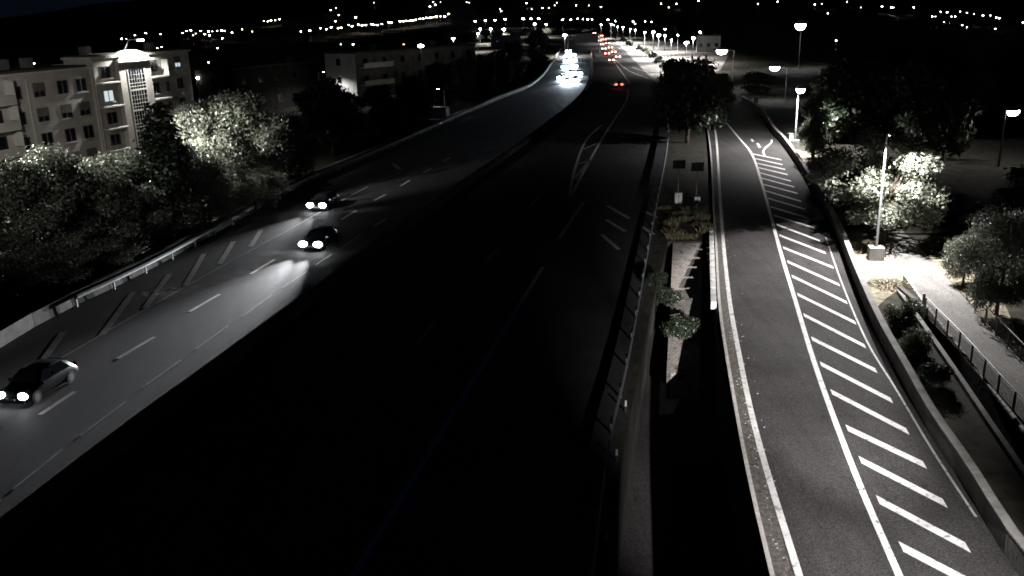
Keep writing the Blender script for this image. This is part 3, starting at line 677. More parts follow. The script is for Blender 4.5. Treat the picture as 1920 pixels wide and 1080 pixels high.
tuft(1668, 535, 'pale dry plants below the lamp block', 0.24, 420, 1.3, M['grass'], .03, seed=12, name='grass_clump')
tuft(1850, 545, 'dry grass beyond the footpath', 0.28, 500, 1.6, M['grass'], .03, seed=13, name='grass_clump')
tuft(1620, 470, 'dry plants left of the lamp block', 0.2, 300, 1.0, M['grass'], .03, seed=14, name='grass_clump')

# ---------------------------------------------------------------- apartment block with the glazed stair tower
RB = G(352, 262); vpx = 1500
vv = ray(vpx, YH - (vpx - 960) * math.tan(ROLL)); vv = Vector((vv.x, vv.y, 0)).normalized()
nn = Vector((vv.y, -vv.x, 0))                       # towards the camera
bl = thing('apartment_block', 'large pale apartment block with lit glazed stair tower at upper left', 'building', RB, math.atan2(vv.y, vv.x))
# local frame: x along the facade (0 at right end, negative to the left), y out from the facade is negative
def bpart(mb, name, mat, parent=None): return mb.build(name, mat, parent or bl)
def fbox(mb, u0, u1, z0, z1, y0, y1): return mb.box(((u0 + u1) / 2, (y0 + y1) / 2, (z0 + z1) / 2), (u1 - u0, abs(y1 - y0), z1 - z0))
bpart(fbox(MB(), -60, -19.0, 0, 12.2, 0, 12), 'wing_wall', M['wall'])
bpart(fbox(MB(), -19.0, 2.4, 0, 13.4, -0.35, 4), 'wing_wall', M['wall'])
bpart(fbox(MB(), -18.9, 2.2, 0, 12.4, 4.003, 12), 'rear_wall', M['wall'])
bpart(fbox(MB(), -60.2, -19.003, 12.2, 12.5, -0.5, 12.2), 'cornice', M['plinth'])
bpart(fbox(MB(), -19.2, 2.6, 13.4, 13.7, -0.75, 4.2), 'cornice', M['plinth'])
rf = bpart(fbox(MB(), -60, -19.2, 12.5, 12.75, 0.2, 11.8), 'roof', M['roof'])
for u in (-47, -42.5, -36, -29.5, -25.5): bpart(fbox(MB(), u, u + 1.3, 12.75, 14.0, 4, 5), 'chimney', M['dark_concrete'], rf)
rf2 = bpart(fbox(MB(), -18.9, 2.3, 13.7, 13.9, 0.2, 3.9), 'roof', M['roof'])
for u in (-17.0, -3.5): bpart(fbox(MB(), u, u + 1.3, 13.9, 15.0, 2, 3), 'chimney', M['dark_concrete'], rf2)
def window(u, z, w=1.9, h=1.75, y=0.0, lit=False, shut=False, sill=True):
    wf = MB()
    for a in ((-w / 2, -w / 2 + .09, 0, h), (w / 2 - .09, w / 2, 0, h), (-.05, .05, .09, h - .09), (-w / 2 + .09, w / 2 - .09, 0, .09), (-w / 2 + .09, w / 2 - .09, h - .09, h)): fbox(wf, u + a[0], u + a[1], z + a[2], z + a[3], y - .10, y - .02)
    f = bpart(wf, 'window', M['frame'])
    bpart(fbox(MB(), u - w / 2 + .09, u + w / 2 - .09, z + .09, z + h - .09, y - .05, y - .012), 'pane', M['room'] if lit else M['glass'], f)
    if sill: bpart(fbox(MB(), u - w / 2 - .15, u + w / 2 + .15, z - .14, z - .02, y - .28, y - .004), 'sill', M['plinth'], f)
    if shut: bpart(fbox(MB(), u - w / 2 + .05, u + w / 2 - .05, z + h * .40, z + h + .02, y - .15, y - .106), 'shutter', M['shutter'], f)
for zc in (0.7, 3.8, 6.9, 10.0):
    for u in (-54.5, -50.5, -46.5, -42.5, -28.3, -24.3, -21.0): window(u, zc - .65, shut=random.random() < .35)
    window(-31.8, zc - .65, 1.3, 1.6)
# loggia stack on the left wing
for zc in (0.0, 3.1, 6.2, 9.2):
    bpart(fbox(MB(), -39.5, -33.4, zc - .25, zc - .05, -1.4, -.003), 'balcony', M['plinth'])
    bpart(fbox(MB(), -39.5, -33.4, zc - .05, zc + .85, -1.4, -1.28), 'balcony_front', M['wall'])
    bpart(fbox(MB(), -33.55, -33.4, zc + .852, zc + 2.6, -1.4, -.003), 'balcony_screen', M['plinth'])
    bpart(fbox(MB(), -38.6, -34.6, zc, zc + 2.2, -.06, -.004), 'glazed_door', M['glass'])
bpart(MB().tube((-30.2, -.12, 0), (-30.2, -.12, 11.6), .07), 'downpipe', M['plinth'])
bpart(MB().tube((-18.75, -.45, 0), (-18.75, -.45, 13.3), .09), 'downpipe', M['plinth'])
Y0 = -.35
for i, zc in enumerate((2.2, 5.2, 8.2, 11.4)):
    window(-16.5, zc - .65, 2.0, 1.6, Y0, lit=(i == 2)); window(-6.4, zc - .45, 1.8, 1.6, Y0)
    window(-3.6, zc - .4, .8, 1.5, Y0, lit=(i == 3), shut=(i == 3)); window(-.6, zc - .2, 1.4, 1.6, Y0, lit=(i == 3), shut=(i == 3))
    if i < 3 or True:
        bpart(fbox(MB(), -18.4, -14.45, zc - 1.35, zc - 1.15, Y0 - 1.1, Y0 - .004), 'balcony', M['plinth'])
        bpart(fbox(MB(), -7.65, -4.2, zc - 1.3, zc - 1.1, Y0 - 1.1, Y0 - .004), 'balcony', M['plinth'])
bpart(fbox(MB(), -4.35, -4.2, 10.32, 12.6, Y0 - 1.1, Y0 - .004), 'balcony_screen', M['plinth'])
# stair tower
tw = bpart(fbox(MB(), -14.4, -7.7, 0, 13.0, -1.0, -.36), 'stair_tower', M['wall'])
arch = MB(); K = 14
poly = [(-14.5 + 6.9 * k / K, 13.0 + 1.25 * math.sin(math.pi * k / K) ** 0.8) for k in range(K + 1)]
vs = [(x, -1.1, z) for x, z in poly] + [(x, 0.4, z) for x, z in poly]; n = K + 1
arch.add(vs, [tuple(range(n)), tuple(range(2 * n - 1, n - 1, -1))] + [(k, k + 1, n + k + 1, n + k) for k in range(K)] + [(K, 0, n, 2 * n - 1)])
bpart(arch, 'pediment', M['plinth'], tw)
bpart(fbox(MB(), -14.9, -7.2, 12.7, 12.98, -1.5, -1.003), 'cornice', M['plinth'], tw)
sg = bpart(fbox(MB(), -12.9, -9.2, 0.2, 11.6, -1.06, -1.003), 'stair_glazing', M['glass'])
def bar(u0, u1, z0, z1): bpart(fbox(MB(), u0, u1, z0, z1, -1.14, -1.063), 'mullion', M['plinth'], sg)
for u in (-12.9, -9.3): bar(u - .05, u + .15, 0.2, 11.6)
for k in range(4):
    z0 = 0.2 + k * 2.85
    bar(-12.75, -9.35, z0 - .12, z0 + .12)
    for z in (z0 + .5, z0 + .95): bar(-12.75, -9.35, z - .04, z + .04)
    for u in (-12.2, -11.65, -11.1, -10.55, -10.0):
        bpart(fbox(MB(), u - .025, u + .025, z0 + .125, z0 + 2.72, -1.12, -1.062), 'mullion', M['plinth'], sg)
    for z in (z0 + 1.5, z0 + 2.1): bpart(fbox(MB(), -12.75, -9.35, z - .02, z + .02, -1.11, -1.0625), 'mullion', M['plinth'], sg)
# floodlight on a bracket over the pediment
fl = thing('floodlight', 'bright floodlight on a bracket above the stair tower pediment', 'floodlight', RB + vv * (-11.1) + nn * 0.0, math.atan2(vv.y, vv.x))
MB().path([(0, .2, 14.4), (0, -.6, 15.6), (0, -2.5, 15.75)], [.06, .05, .05], 7).build('bracket', M['steel'], fl)
hd = MB().box((0, -2.6, 15.75), (.9, .55, .2)).build('lamp_head', M['steel'], fl)
MB().box((0, -2.6, 15.55), (.8, .45, .18)).build('lens', M['lens'], hd)
d = bpy.data.lights.new('flood_light', 'SPOT'); d.energy = 9500; d.spot_size = R_(140); d.spot_blend = .5; d.shadow_soft_size = .15
o = bpy.data.objects.new('flood_light', d); col.objects.link(o); o.parent = hd; o.location = (0, -2.6, 15.35); o.rotation_euler = (R_(18), 0, 0)

# ---------------------------------------------------------------- pale flats and other buildings behind the trees
def flats(px, py, w, dpt, h, yaw, label, wallmat, floors, cols_, name='block_of_flats', balc=True, endmat=None):
    t = thing(name, label, 'building', G(px, py), yaw)
    MB().box((w / 2, dpt / 2, h / 2), (w, dpt, h)).build('wall', wallmat, t)
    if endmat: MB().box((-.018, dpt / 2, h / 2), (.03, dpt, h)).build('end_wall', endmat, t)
    r_ = MB().box((w / 2, dpt / 2, h + .2), (w + .6, dpt + .6, .4)).build('roof', M['roof'], t)
    for c in range(2): MB().box((w * (.25 + .5 * c), dpt / 2, h + .9), (1, 1, 1)).build('chimney', M['dark_concrete'], r_)
    for f in range(floors):
        for c in range(cols_):
            x = w * (c + .5) / cols_; z = h * (f + .35) / floors
            wn = MB().box((x, -.06, z + .55), (1.3, .08, 1.5)).build('window', M['frame'], t)
            MB().box((x, -.115, z + .55), (1.1, .02, 1.3)).build('pane', M['glass'], wn)
        if balc:
            MB().box((w * .14, -.7, h * (f + .18) / floors), (w * .22, 1.35, .2)).build('balcony', M['plinth'], t)
            MB().box((w * .14, -1.36, h * (f + .18) / floors + .5), (w * .22, .1, .9)).build('balcony_front', M['pale_wall'], t)
        wn = MB().box((-.06, dpt * .55, h * (f + .35) / floors + .55), (.08, 1.3, 1.4)).build('window', M['frame'], t)
        MB().box((-.115, dpt * .55, h * (f + .35) / floors + .55), (.02, 1.1, 1.2)).build('pane', M['glass'], wn)
    return t
flats(672, 200, 38, 9, 10.5, R_(52), 'block of flats with a pale lit end wall behind black trees', M['dark_concrete'], 3, 7, endmat=M['pale_wall'])  # darker long wall and paler end panel paint in where light falls
lamp(G(672, 200) + Matrix.Rotation(R_(52), 3, 'Z') @ Vector((-5.5, 5.0, 0)), 7.0, R_(-40), 'unseen lamp added to light the pale end wall of the flats', 2600, dark=True, spot=160)  # lamp added only to brighten the end wall
flats(445, 215, 30, 10, 8.5, R_(62), 'long low dark building right of the apartment block', M['shade_tone'], 2, 6, 'low_building', False)
# tiled pavilion
pv = thing('pavilion', 'small open pavilion with red tiled roof by the motorway wall', 'pavilion', G(549, 334), R_(30))
for x, y in ((-1.3, -1.3), (1.3, -1.3), (1.3, 1.3), (-1.3, 1.3)): MB().box((x, y, 1.1), (.16, .16, 2.2)).build('post', M['bark'], pv)
for k in range(4):
    a = [(-1.9, -1.9), (1.9, -1.9), (1.9, 1.9), (-1.9, 1.9)]; p, q = a[k], a[(k + 1) % 4]
    MB().add([(*p, 2.15), (*q, 2.15), (0, 0, 3.3), (*p, 2.05), (*q, 2.05), (0, 0, 3.2)], [(0, 1, 2), (5, 4, 3), (0, 3, 4, 1), (1, 4, 5, 2), (2, 5, 3, 0)]).build('roof_slope', M['tile'], pv)
MB().box((0, 0, .25), (1.2, .5, .5)).build('bench', M['kerb'], pv)
lamp(G(520, 320), 6.0, R_(-30), 'garden lamp hidden among leaves beside the pavilion', 420, dark=True, spot=165)

# ---------------------------------------------------------------- signs and posts
def board(px, py, label, w=1.2, h=.85, top=4.0):
    t = thing('road_sign', label, 'road sign', G(px, py))
    MB().tube((0, 0, 0), (0, 0, top), .05).build('post', M['sign_frame'], t)
    bd = MB().box((0, -.09, top - h / 2 + .1), (w, .05, h)).build('panel', M['sign_back'], t)
    for c, s in (((0, -.13, top + .1), (w + .06, .06, .06)), ((0, -.13, top - h + .1), (w + .06, .06, .06)), ((-w / 2, -.13, top - h / 2 + .1), (.06, .058, h - .061)), ((w / 2, -.13, top - h / 2 + .1), (.06, .058, h - .061))): MB().box(c, s).build('frame', M['sign_frame'], bd)
    return t
board(1271, 378, 'square framed sign seen from behind, left of the pair'); board(1305, 384, 'square framed sign seen from behind, right of the pair')
for px, py, s, lb in ((1271, 380, 1.0, 'pale roadside cabinet at the foot of the left sign'), (1306, 388, .75, 'narrow pale cabinet at the foot of the right sign')):
    t = thing('roadside_cabinet', lb, 'cabinet', G(px, py))
    MB().box((0, -.16, .5), (.7 * s, .3, 1.0)).build('body', M['white_metal'], t)
    MB().box((0, -.16, 1.03), (.78 * s, .38, .05)).build('lid', M['steel'], t); MB().box((0, -.33, .5), (.03, .03, .9)).build('door_seam', M['dark_steel'], t)
t = thing('road_sign', 'wide sign board seen from behind left of the lit tree', 'road sign', G(1555, 372))
for x in (-.7, .7): MB().tube((x, 0, 0), (x, 0, 3.3), .05).build('post', M['dark_steel'], t)
bd = MB().box((0, -.06, 2.7), (2.1, .05, 1.5)).build('panel', M['sign_back'], t)
for c, s in (((0, -.1, 3.45), (2.16, .05, .05)), ((0, -.1, 1.95), (2.16, .05, .05)), ((-1.06, -.1, 2.7), (.05, .05, 1.44)), ((1.06, -.1, 2.7), (.05, .05, 1.44))): MB().box(c, s).build('frame', M['rail_paint'], bd)
t = thing('road_sign', 'small white warning plate on a post above the ramp bend', 'road sign', G(1416, 212))
MB().tube((0, 0, 0), (0, 0, 2.6), .05).build('post', M['steel'], t)
pl = MB().box((0, -.06, 2.2), (.75, .04, 1.0)).build('plate', M['white_metal'], t); MB().box((0, -.085, 2.25), (.14, .02, .55)).build('symbol', M['sign_back'], pl)
t = thing('equipment_cabinet', 'white cabinet at the foot of the bright ramp lamp', 'cabinet', G(1483, 274), R_(10))
MB().box((0, 0, .8), (.9, .6, 1.6)).build('body', M['white_metal'], t); MB().box((0, 0, 1.63), (1.0, .7, .06)).build('lid', M['steel'], t); MB().box((.2, -.32, .8), (.03, .04, .3)).build('handle', M['dark_steel'], t)
for px, py, lb in ((1173, 772, 'uppermost thin white reflector post beside the dark gap'), (1156, 865, 'middle thin white reflector post beside the dark gap'), (1137, 1022, 'lowest thin white reflector post beside the dark gap')):
    t = thing('delineator_post', lb, 'marker post', G(px, py)); MB().box((0, 0, .3), (.10, .06, .6)).build('post', M['dark_steel'], t); MB().box((0, -.04, .45), (.09, .02, .3)).build('reflector', M['white_metal'], t)
t = thing('utility_pole', 'thin unlit pole behind the motorway parapet', 'pole', G(930, 184)); MB().path([(0, 0, 0), (0, 0, 9.5)], [.12, .08]).build('pole', M['steel'], t); MB().path([(0, 0, 9.4), (.8, 0, 9.7)], [.05, .04]).build('arm', M['steel'], t)
# sign gantry over the far oncoming lanes
t = thing('sign_gantry', 'dark sign gantry over the far oncoming lanes', 'gantry', G(1090, 100), R_(-8))
for x in (-5.5, 7.5): MB().box((x, 0, 3.5), (.4, .4, 7)).build('post', M['steel'], t)
MB().box((1, 0, 7.2), (13.6, .5, .5)).build('beam', M['steel'], t); MB().box((2, -.32, 6.0), (10, .1, 3.4)).build('sign_panel', M['sign_back'], t)

# ---------------------------------------------------------------- cars
def car_parts():
    P = {}
    ST = [(-2.08, .32, .55, .60, .62, .70, .55), (-2.0, .24, .62, .78, .74, .84, .66), (-1.75, .20, .82, .98, .80, .87, .70), (-1.45, .20, .86, 1.25, .82, .88, .62), (-.95, .20, .88, 1.43, .82, .88, .58), (0.0, .20, .88, 1.46, .82, .88, .58), (.45, .20, .88, 1.38, .82, .88, .57), (1.15, .20, .86, .93, .82, .88, .72), (1.75, .20, .76, .80, .80, .86, .70), (2.0, .24, .60, .66, .74, .80, .62), (2.1, .34, .48, .52, .6, .68, .5)]
    mb = MB(); n = 10
    for y, zb, zl, zt, wb, wl, wt in ST:
        zm = (zb + zl) / 2
        mb.v += [(-wb, y, zb), (-wl, y, zm), (-wl * .97, y, zl), (-wt - .02, y, zt - .05), (-wt + .12, y, zt), (wt - .12, y, zt), (wt + .02, y, zt - .05), (wl * .97, y, zl), (wl, y, zm), (wb, y, zb)]
    for i in range(len(ST) - 1):
        for k in range(n): mb.f.append((i * n + k, i * n + (k + 1) % n, (i + 1) * n + (k + 1) % n, (i + 1) * n + k))
    mb.f += [tuple(range(n))[::-1], tuple((len(ST) - 1) * n + k for k in range(n))]
    P['body'] = mb.mesh('body', True)
    def q(pts): return MB().add(pts, [(0, 1, 2, 3)]).mesh('window')
    P['windscreen'] = q([(-.56, .50, 1.385), (.56, .50, 1.385), (.70, 1.10, .97), (-.70, 1.10, .97)])
    P['rear_window'] = q([(-.56, -1.42, 1.29), (.56, -1.42, 1.29), (.66, -1.78, 1.0), (-.66, -1.78, 1.0)])
    P['side_window'] = [q([(s * .865, a0, .91), (s * .865, a1, .91), (s * .625, b1, 1.37), (s * .625, b0, 1.37)]) for s in (-1, 1) for a0, a1, b0, b1 in ((-1.35, -.1, -1.0, -.1), (0.0, .95, 0.0, .42))]
    P['tyre'] = MB().tube((-.11, 0, 0), (.11, 0, 0), .32, .32, 18).mesh('tyre'); P['rim'] = MB().tube((-.115, 0, 0), (.115, 0, 0), .2, .2, 10).mesh('rim')
    def lens(s, y, z, w, h): return MB().lathe([(0, .07), (.6, .05), (1, 0), (.9, -.06), (0, -.08)], n=12)
    hl = MB().lathe([(0, .10), (.14, .08), (.19, .02), (.17, -.06), (0, -.10)], n=12); hl.v = [(x * 1.1, z, y * .75) for x, y, z in hl.v]; P['headlight'] = hl.mesh('headlight', True)
    P['taillight'] = MB().box((0, 0, 0), (.28, .08, .2)).mesh('taillight')
    P['mirror'] = MB().box((0, 0, 0), (.2, .12, .14)).mesh('mirror'); P['plate'] = MB().box((0, 0, 0), (.5, .03, .11)).mesh('number_plate')
    P['bumper'] = MB().box((0, 0, 0), (1.45, .1, .22)).mesh('bumper')
    return P
CP = car_parts()
CM = {}
def cm(key, mat, idx=None):
    me = CP[key] if idx is None else CP[key][idx]; k = (key, idx, mat.name)
    if k not in CM: c = me.copy(); c.materials.clear(); c.materials.append(mat); CM[k] = c
    return CM[k]
def projector(d):
    d.use_nodes = True; N = d.node_tree.nodes; L = d.node_tree.links
    e = [n for n in N if n.type == 'EMISSION'][0]; f = N.new('ShaderNodeLightFalloff'); f.inputs[0].default_value = 1.0
    L.new(f.outputs['Linear'], e.inputs['Strength'])
def car(p, yaw, label, colour='black', beams=0, head=None, tail=None, group=None, full=True, name='car', sc=1.0, hs=1.0, beam_size=36):
    t = thing(name, label, 'car', p, yaw, group); t.scale = (sc, sc, sc)
    place('body', cm('body', PAINTS[colour]), t)
    place('windscreen', cm('windscreen', M['glass']), t, (0, .03, .03)); place('rear_window', cm('rear_window', M['glass']), t, (0, -.03, .03))
    for i in range(4): place('side_window', cm('side_window', M['glass'], i), t, ((-.03 if i < 2 else .03), 0, .01))
    for x in (-.78, .78):
        for y in (-1.3, 1.35):
            w = place('wheel', cm('tyre', M['tyre']), t, (x, y, .32)); place('rim', cm('rim', M['rim']), w)
        hl = place('headlight', cm('headlight', head or M['glass']), t, (x * .82, 2.02, .62), sc=hs)
        if beams:
            d = bpy.data.lights.new('beam', 'SPOT'); d.energy = beams; d.spot_size = R_(beam_size); d.spot_blend = 1.0; d.shadow_soft_size = .06; d.color = (.94, .97, 1.0) if full else (.75, .88, 1.0)
            if full: projector(d)
            o = bpy.data.objects.new('beam', d); col.objects.link(o); o.parent = hl; o.location = (0, .22, .02); o.rotation_euler = (R_(89.5 if full else 80), 0, 0)
        place('taillight', cm('taillight', tail or M['tail_dull']), t, (x * .86, -2.03, .80), sc=hs if tail else 1)
        if full: place('mirror', cm('mirror', PAINTS[colour]), t, (x * 1.22, .82, .95))
    if full:
        for y in (2.13, -2.10): place('number_plate', cm('plate', M['white_metal']), t, (0, y, .45))
        place('bumper', cm('bumper', M['dark_steel']), t, (0, 2.06, .36))
    return t
M['tail_dull'] = simple('taillight_off', (.25, .015, .012), .3)
def dir_at(L_, p):
    k = min(range(len(L_)), key=lambda i: (L_[i] - p).length); return tangents(L_)[k]
def yaw_of(d): return -math.atan2(d.x, d.y)
def place_car(px, py, L_, back, label, z=0.64, **kw):
    p = G(px, py, z); p.z = .016; d = dir_at(L_, p) * (-1 if back else 1)
    return car(p - d * 2.0, yaw_of(d), label, **kw)
place_car(593, 385, med_line, True, 'dark car with both headlights lit, nearest the parapet wall', colour='black', beams=900, head=M['head_on'], hs=1.8)
place_car(582, 458, med_line, True, 'dark car with lit headlights in the middle lane', colour='black', beams=2600, head=M['head_on'], hs=1.8)
place_car(22, 742, med_line, True, 'dark car with cool headlights leaving at the left edge', colour='black', beams=35, head=M['head_on'], hs=1.3)
i_ = 0
for px, py, c, lb in ((1062, 152, 'white', 'oncoming car with dazzling headlights, nearest of the jam, left lane'), (1078, 150, 'silver', 'oncoming car with dazzling headlights, nearest of the jam, right lane'), (1053, 146, 'grey', 'oncoming car by the parapet in the jam'), (1070, 137, 'white', 'oncoming car in the second row of the jam'), (1084, 138, 'black', 'oncoming car beside the median in the second row of the jam'),
                      (1060, 126, 'blue', 'oncoming car in the third row of the jam, left'), (1076, 124, 'white', 'oncoming car in the third row of the jam, right'), (1063, 114, 'silver', 'oncoming car in the fourth row of the jam, left'), (1075, 112, 'white', 'oncoming car in the fourth row of the jam, right'), (1064, 105, 'white', 'oncoming car far back in the jam, left'), (1074, 103, 'grey', 'oncoming car far back in the jam, right'), (1066, 96, 'white', 'farthest oncoming car in the jam')):
    place_car(px, py, med_line, True, lb, colour=c, beams=4200 if i_ < 2 else 1800, head=M['head_far'] if i_ > 1 else M['head_on'], hs=2.8, group='oncoming cars in the jam', full=False, beam_size=70); i_ += 1
i_ = 0
for px, py, c, lb in ((1160, 157, 'grey', 'nearest car driving away with red taillights before the dark stretch'), (1146, 112, 'white', 'pale car driving away at the start of the dense traffic'), (1158, 106, 'silver', 'pale car driving away on the outer lane'), (1138, 100, 'red', 'red car driving away along the median'), (1150, 97, 'white', 'white car driving away in the middle lane'), (1132, 91, 'silver', 'silver car driving away along the median'), (1144, 89, 'grey', 'grey car driving away in the middle lane'),
                      (1128, 83, 'white', 'white car driving away along the median, farther on'), (1139, 81, 'black', 'black car driving away, farther on'), (1124, 76, 'silver', 'silver car driving away in the distance'), (1133, 74, 'white', 'white car driving away in the distance'), (1119, 69, 'grey', 'grey car driving away far in the distance'), (1127, 67, 'white', 'white car driving away far in the distance'), (1114, 62, 'silver', 'farthest car driving away')):
    place_car(px, py, right_line, False, lb, colour=c, beams=3000 if i_ == 0 else 900, tail=M['tail_far'] if i_ else M['tail_on'], hs=2.0, group='cars driving away', full=False); i_ += 1
# parked vehicles
p = G(685, 256); car(p, R_(70), 'parked dark car in the yard behind the parapet', 'silver', full=True, name='parked_car')
t = thing('parked_van', 'white van parked behind the parapet under black trees', 'van', G(816, 226), R_(75))
bd = MB(); 
prof = [(-2.4, .35), (-2.4, 2.2), (-2.2, 2.35), (1.0, 2.35), (1.7, 1.35), (2.4, 1.1), (2.5, .35)]
bd.add([(-.95, y, z) for y, z in prof] + [(.95, y, z) for y, z in prof], [tuple(range(7)), tuple(range(13, 6, -1))] + [(k, (k + 1) % 7, 7 + (k + 1) % 7, 7 + k) for k in range(7)])
bd.build('body', PAINTS['white'], t)
MB().add([(-.8, 1.12, 2.25), (.8, 1.12, 2.25), (.85, 1.68, 1.44), (-.85, 1.68, 1.44)], [(0, 1, 2, 3)]).build('windscreen', M['glass'], t)
for x in (-.85, .85):
    for y in (-1.6, 1.6): w = place('wheel', cm('tyre', M['tyre']), t, (x, y, .33)); place('rim', cm('rim', M['rim']), w)
    MB().box((x * .8, 2.45, .8), (.3, .08, .2)).build('headlight', M['glass'], t)
lamp(G(835, 222), 5.0, R_(60), 'low yard lamp beside the white van', 160, dark=True, spot=140)
t = car(G(1742, 402), R_(60), 'dark parked car half hidden by shrubs near the footpath', 'black', name='parked_car')

# ---------------------------------------------------------------- lamps in view beyond the motorway
def far_lamp_at(px, py, h, maxd=3000):
    """where the sight line through the lamp meets the terrain plus the lamp's height"""
    d = ray(px, py); t = 60.0
    while t < 3400:
        p = Vector((0, 0, H)) + d * t
        if p.z <= terrain(p.x, p.y) + h + (1.0 if math.hypot(p.x, p.y) < 900 else 0): return p
        t *= 1.01
    t = 2600.0; return Vector((0, 0, H)) + d * t
far_cache = {}
def far_lamp(px, py, label, group, mat='far_white', h=8.0, r=None, size=1.0, power=0):
    p = far_lamp_at(px, py, h); dist = p.length
    g = terrain(p.x, p.y) if p.xy.length > 900 else 0.0
    hh = max(2.0, p.z - g); rr_ = max(0.34, dist * 0.00075) * size if r is None else r
    t = thing('distant_lamp', label, 'lamp', (p.x, p.y, g), 0, group)
    MB().tube((0, 0, 0), (0, 0, hh - rr_ * .4), .09, .06, 6).build('pole', M['steel'], t)
    MB().lathe([(0.0, .7), (.5, .55), (.8, .25), (1.0, 0), (.8, -.35), (0, -.5)], n=8)
    ln = MB().lathe([(0.0, .45 * rr_), (.6 * rr_, .35 * rr_), (rr_, 0), (.75 * rr_, -.35 * rr_), (0, -.5 * rr_)], (0, 0, hh), 10)
    ln.build('lantern', M[mat], t, True)
    if power:
        d = bpy.data.lights.new('lamp_light', 'SPOT'); d.energy = power * 11; d.spot_size = R_(160); d.spot_blend = .4; d.shadow_soft_size = .2; d.color = (1, .96, .92)
        o = bpy.data.objects.new('lamp_light', d); col.objects.link(o); o.parent = t; o.location = (0, 0, hh - rr_ * .6)
CPK = [(850, 72, 1.7, 3000), (891, 40, 1.3, 0), (910, 38, 1.3, 0), (928, 38, 1.3, 0), (947, 36, 1.4, 0), (900, 54, 1.5, 2500), (920, 54, 1.7, 2500), (896, 63, 1.5, 2500), (945, 55, 2.2, 3500), (981, 35, 1.6, 0), (996, 35, 1.4, 0), (1010, 35, 1.5, 0), (1003, 45, 2.0, 3000), (1024, 46, 1.3, 2000)]
for x, y, s, pw in CPK:
    row = [q[0] for q in CPK if (q[1] < 42) == (y < 42)]; k = sorted(row).index(x)
    far_lamp(x, y, ('%s lamp from the left in the %s row over the car park' % (('first', 'second', 'third', 'fourth', 'fifth', 'sixth', 'last')[k], 'upper' if y < 42 else 'lower')), 'car park lamps', size=s, power=pw)
for x, y, s, pw in [(1055, 37, 1.1, 0), (1070, 37, 1.4, 0), (1083, 35, 1, 0), (1093, 36, .9, 0), (1102, 36, 1.2, 0), (1110, 37, .9, 0), (1127, 46, 1.2, 3000), (1140, 37, 1.2, 0), (1154, 40, .8, 0), (1146, 45, .9, 3000), (1151, 47, .9, 0), (1158, 50, 1, 4500), (1168, 51, 1.1, 4500), (1182, 54, 1.1, 4500), (1191, 56, 1.1, 5000), (1209, 60, 1.1, 5000), (1247, 55, 1, 0), (1247, 67, 1.1, 4500), (1259, 75, 1.0, 4000), (1271, 66, .9, 0), (1187, 40, .9, 0), (1191, 45, .7, 0), (1210, 40, .7, 0), (1222, 41, .8, 0), (1312, 60, 1.0, 0), (1314, 62, .8, 0)]:
    far_lamp(x, y, 'one of the road lamps lining the far right carriageway and side road', 'far road lamps', size=s, power=pw)
for x, y, s, pw in [(1225, 60, 2.0, 6000), (1235, 66, 2.0, 6000), (1287, 80, 1.9, 3500), (1300, 71, 1.8, 3500)]:
    far_lamp(x, y, {1225: 'leftmost', 1235: 'second', 1287: 'third', 1300: 'rightmost'}[x] + ' of the four dazzling floodlamps over the yard beside the far road', 'yard floodlamps', size=s, power=pw)
far_lamp(1059, 66, 'single big cool lamp above the oncoming jam', None, size=2.3, power=3000)
far_lamp(789, 86, 'single big lamp at the right end of the pale flats roof', None, size=1.7, h=12)
far_lamp(757, 83, 'tiny red light above the pale flats', None, 'far_red', size=.8)
LEFT = [(18,137),(63,119),(87,123),(146,105),(153,105),(162,107),(168,101),(228,73),(237,73),(253,66),(273,62),(301,64),(282,88),(295,90),(303,88),(350,58),(358,57),(367,63),(384,64),(391,59),(398,59),(407,58),(416,57),(421,58),(435,61),(454,55),(473,59),(417,72),(408,90),(391,117),(448,137),(371,146),(495,39),(502,40),(508,38),(516,38),(524,36),(376,58),(362,66),(393,66),(342,62)]
for i, (x, y) in enumerate(LEFT):
    far_lamp(x, y, 'one of the scattered town lights on the plain at upper left', 'town lights at upper left', 'far_dim' if i % 3 == 2 else ('far_warm' if i % 4 == 1 else 'far_white'), size=random.uniform(.6, 1.05), h=7)
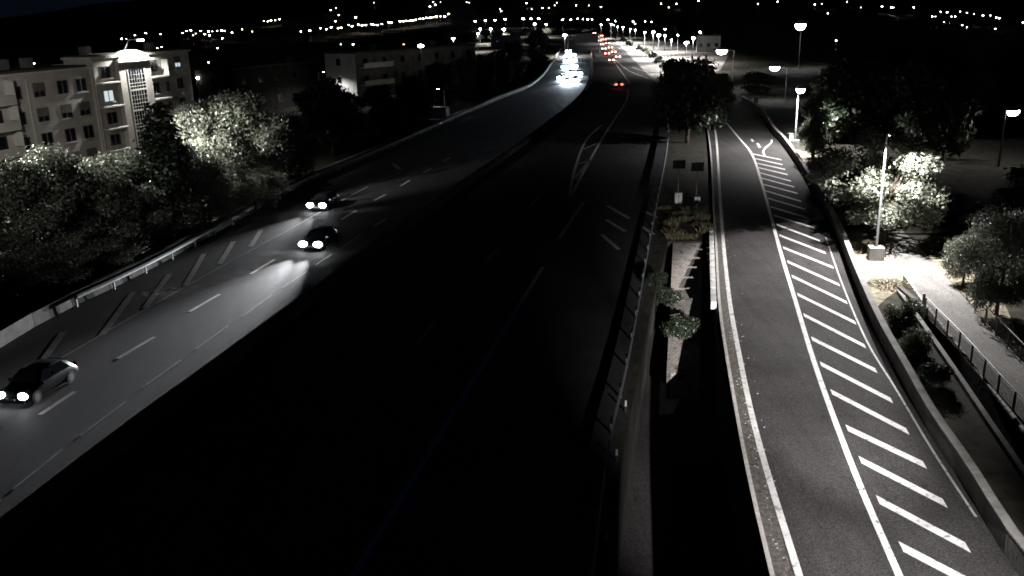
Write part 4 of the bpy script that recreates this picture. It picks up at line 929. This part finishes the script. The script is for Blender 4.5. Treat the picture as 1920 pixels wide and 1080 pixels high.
RIDGE = [(564,59),(581,57),(601,53),(612,55),(621,51),(634,53),(640,52),(654,47),(660,49),(672,46),(679,48),(686,47),(697,45),(701,47),(708,47),(716,45),(729,42),(734,42),(750,40),(757,40),(762,39),(769,39),(774,38),(779,37),(787,35),(793,35),(799,33),(803,34),(807,33),(813,32),(818,31),(826,31),(834,31),(841,26)]
for i, (x, y) in enumerate(RIDGE):
    far_lamp(x, y, 'one of the warm lights strung along the long far street', 'lights of the long far street', 'far_warm' if i % 2 else 'far_white', size=random.uniform(.75, 1.25), h=7)
SLOPE = [(629,40),(635,28),(630,15),(620,19),(667,33),(701,5),(812,4),(826,4),(816,9),(875,4),(937,17),(997,17),(1017,15),(1029,15),(987,6),(1044,5),(1080,10),(1104,10),(1127,13),(639,83),(662,83),(820,128),(940,21),(1040,10),(806,12),(880,5)]
for i, (x, y) in enumerate(SLOPE):
    far_lamp(x, y, 'one of the sparse lights on the dark slope along the top centre', 'lights on the dark slope', 'far_dim' if i % 2 else 'far_white', size=random.uniform(.55, .9), h=7)
RIGHT = [(1239,7),(1254,14),(1268,7),(1310,2),(1421,7),(1458,3),(1528,8),(1541,7),(1552,25),(1588,4),(1614,14),(1654,12),(1671,14),(1675,14),(1713,14),(1748,31),(1754,31),(1764,22),(1776,23),(1784,31),(1791,31),(1800,22),(1813,24),(1826,26),(1843,29),(1857,29),(1868,33),(1874,34),(1770,41),(1804,47),(1813,51),(1866,54),(1918,42),(1564,108),(1568,76)]
for i, (x, y) in enumerate(RIGHT):
    far_lamp(x, y, 'one of the small white lights dotted over the dark hillside at upper right', 'lights on the right hillside', 'far_dim' if i % 3 == 1 else 'far_white', size=random.uniform(.55, .95), h=7)
# pale low buildings in the lit yard
for px, py, w, d_, h, yw, lb in ((1306, 98, 9, 6, 6, R_(-10), 'small pale building beside the yard floodlamps'), (925, 88, 14, 8, 5, R_(10), 'low lit building under the car park lamps')):
    flats(px, py, w, d_, h, yw, lb, M['pale_wall'], 1, 3, 'low_building', False)
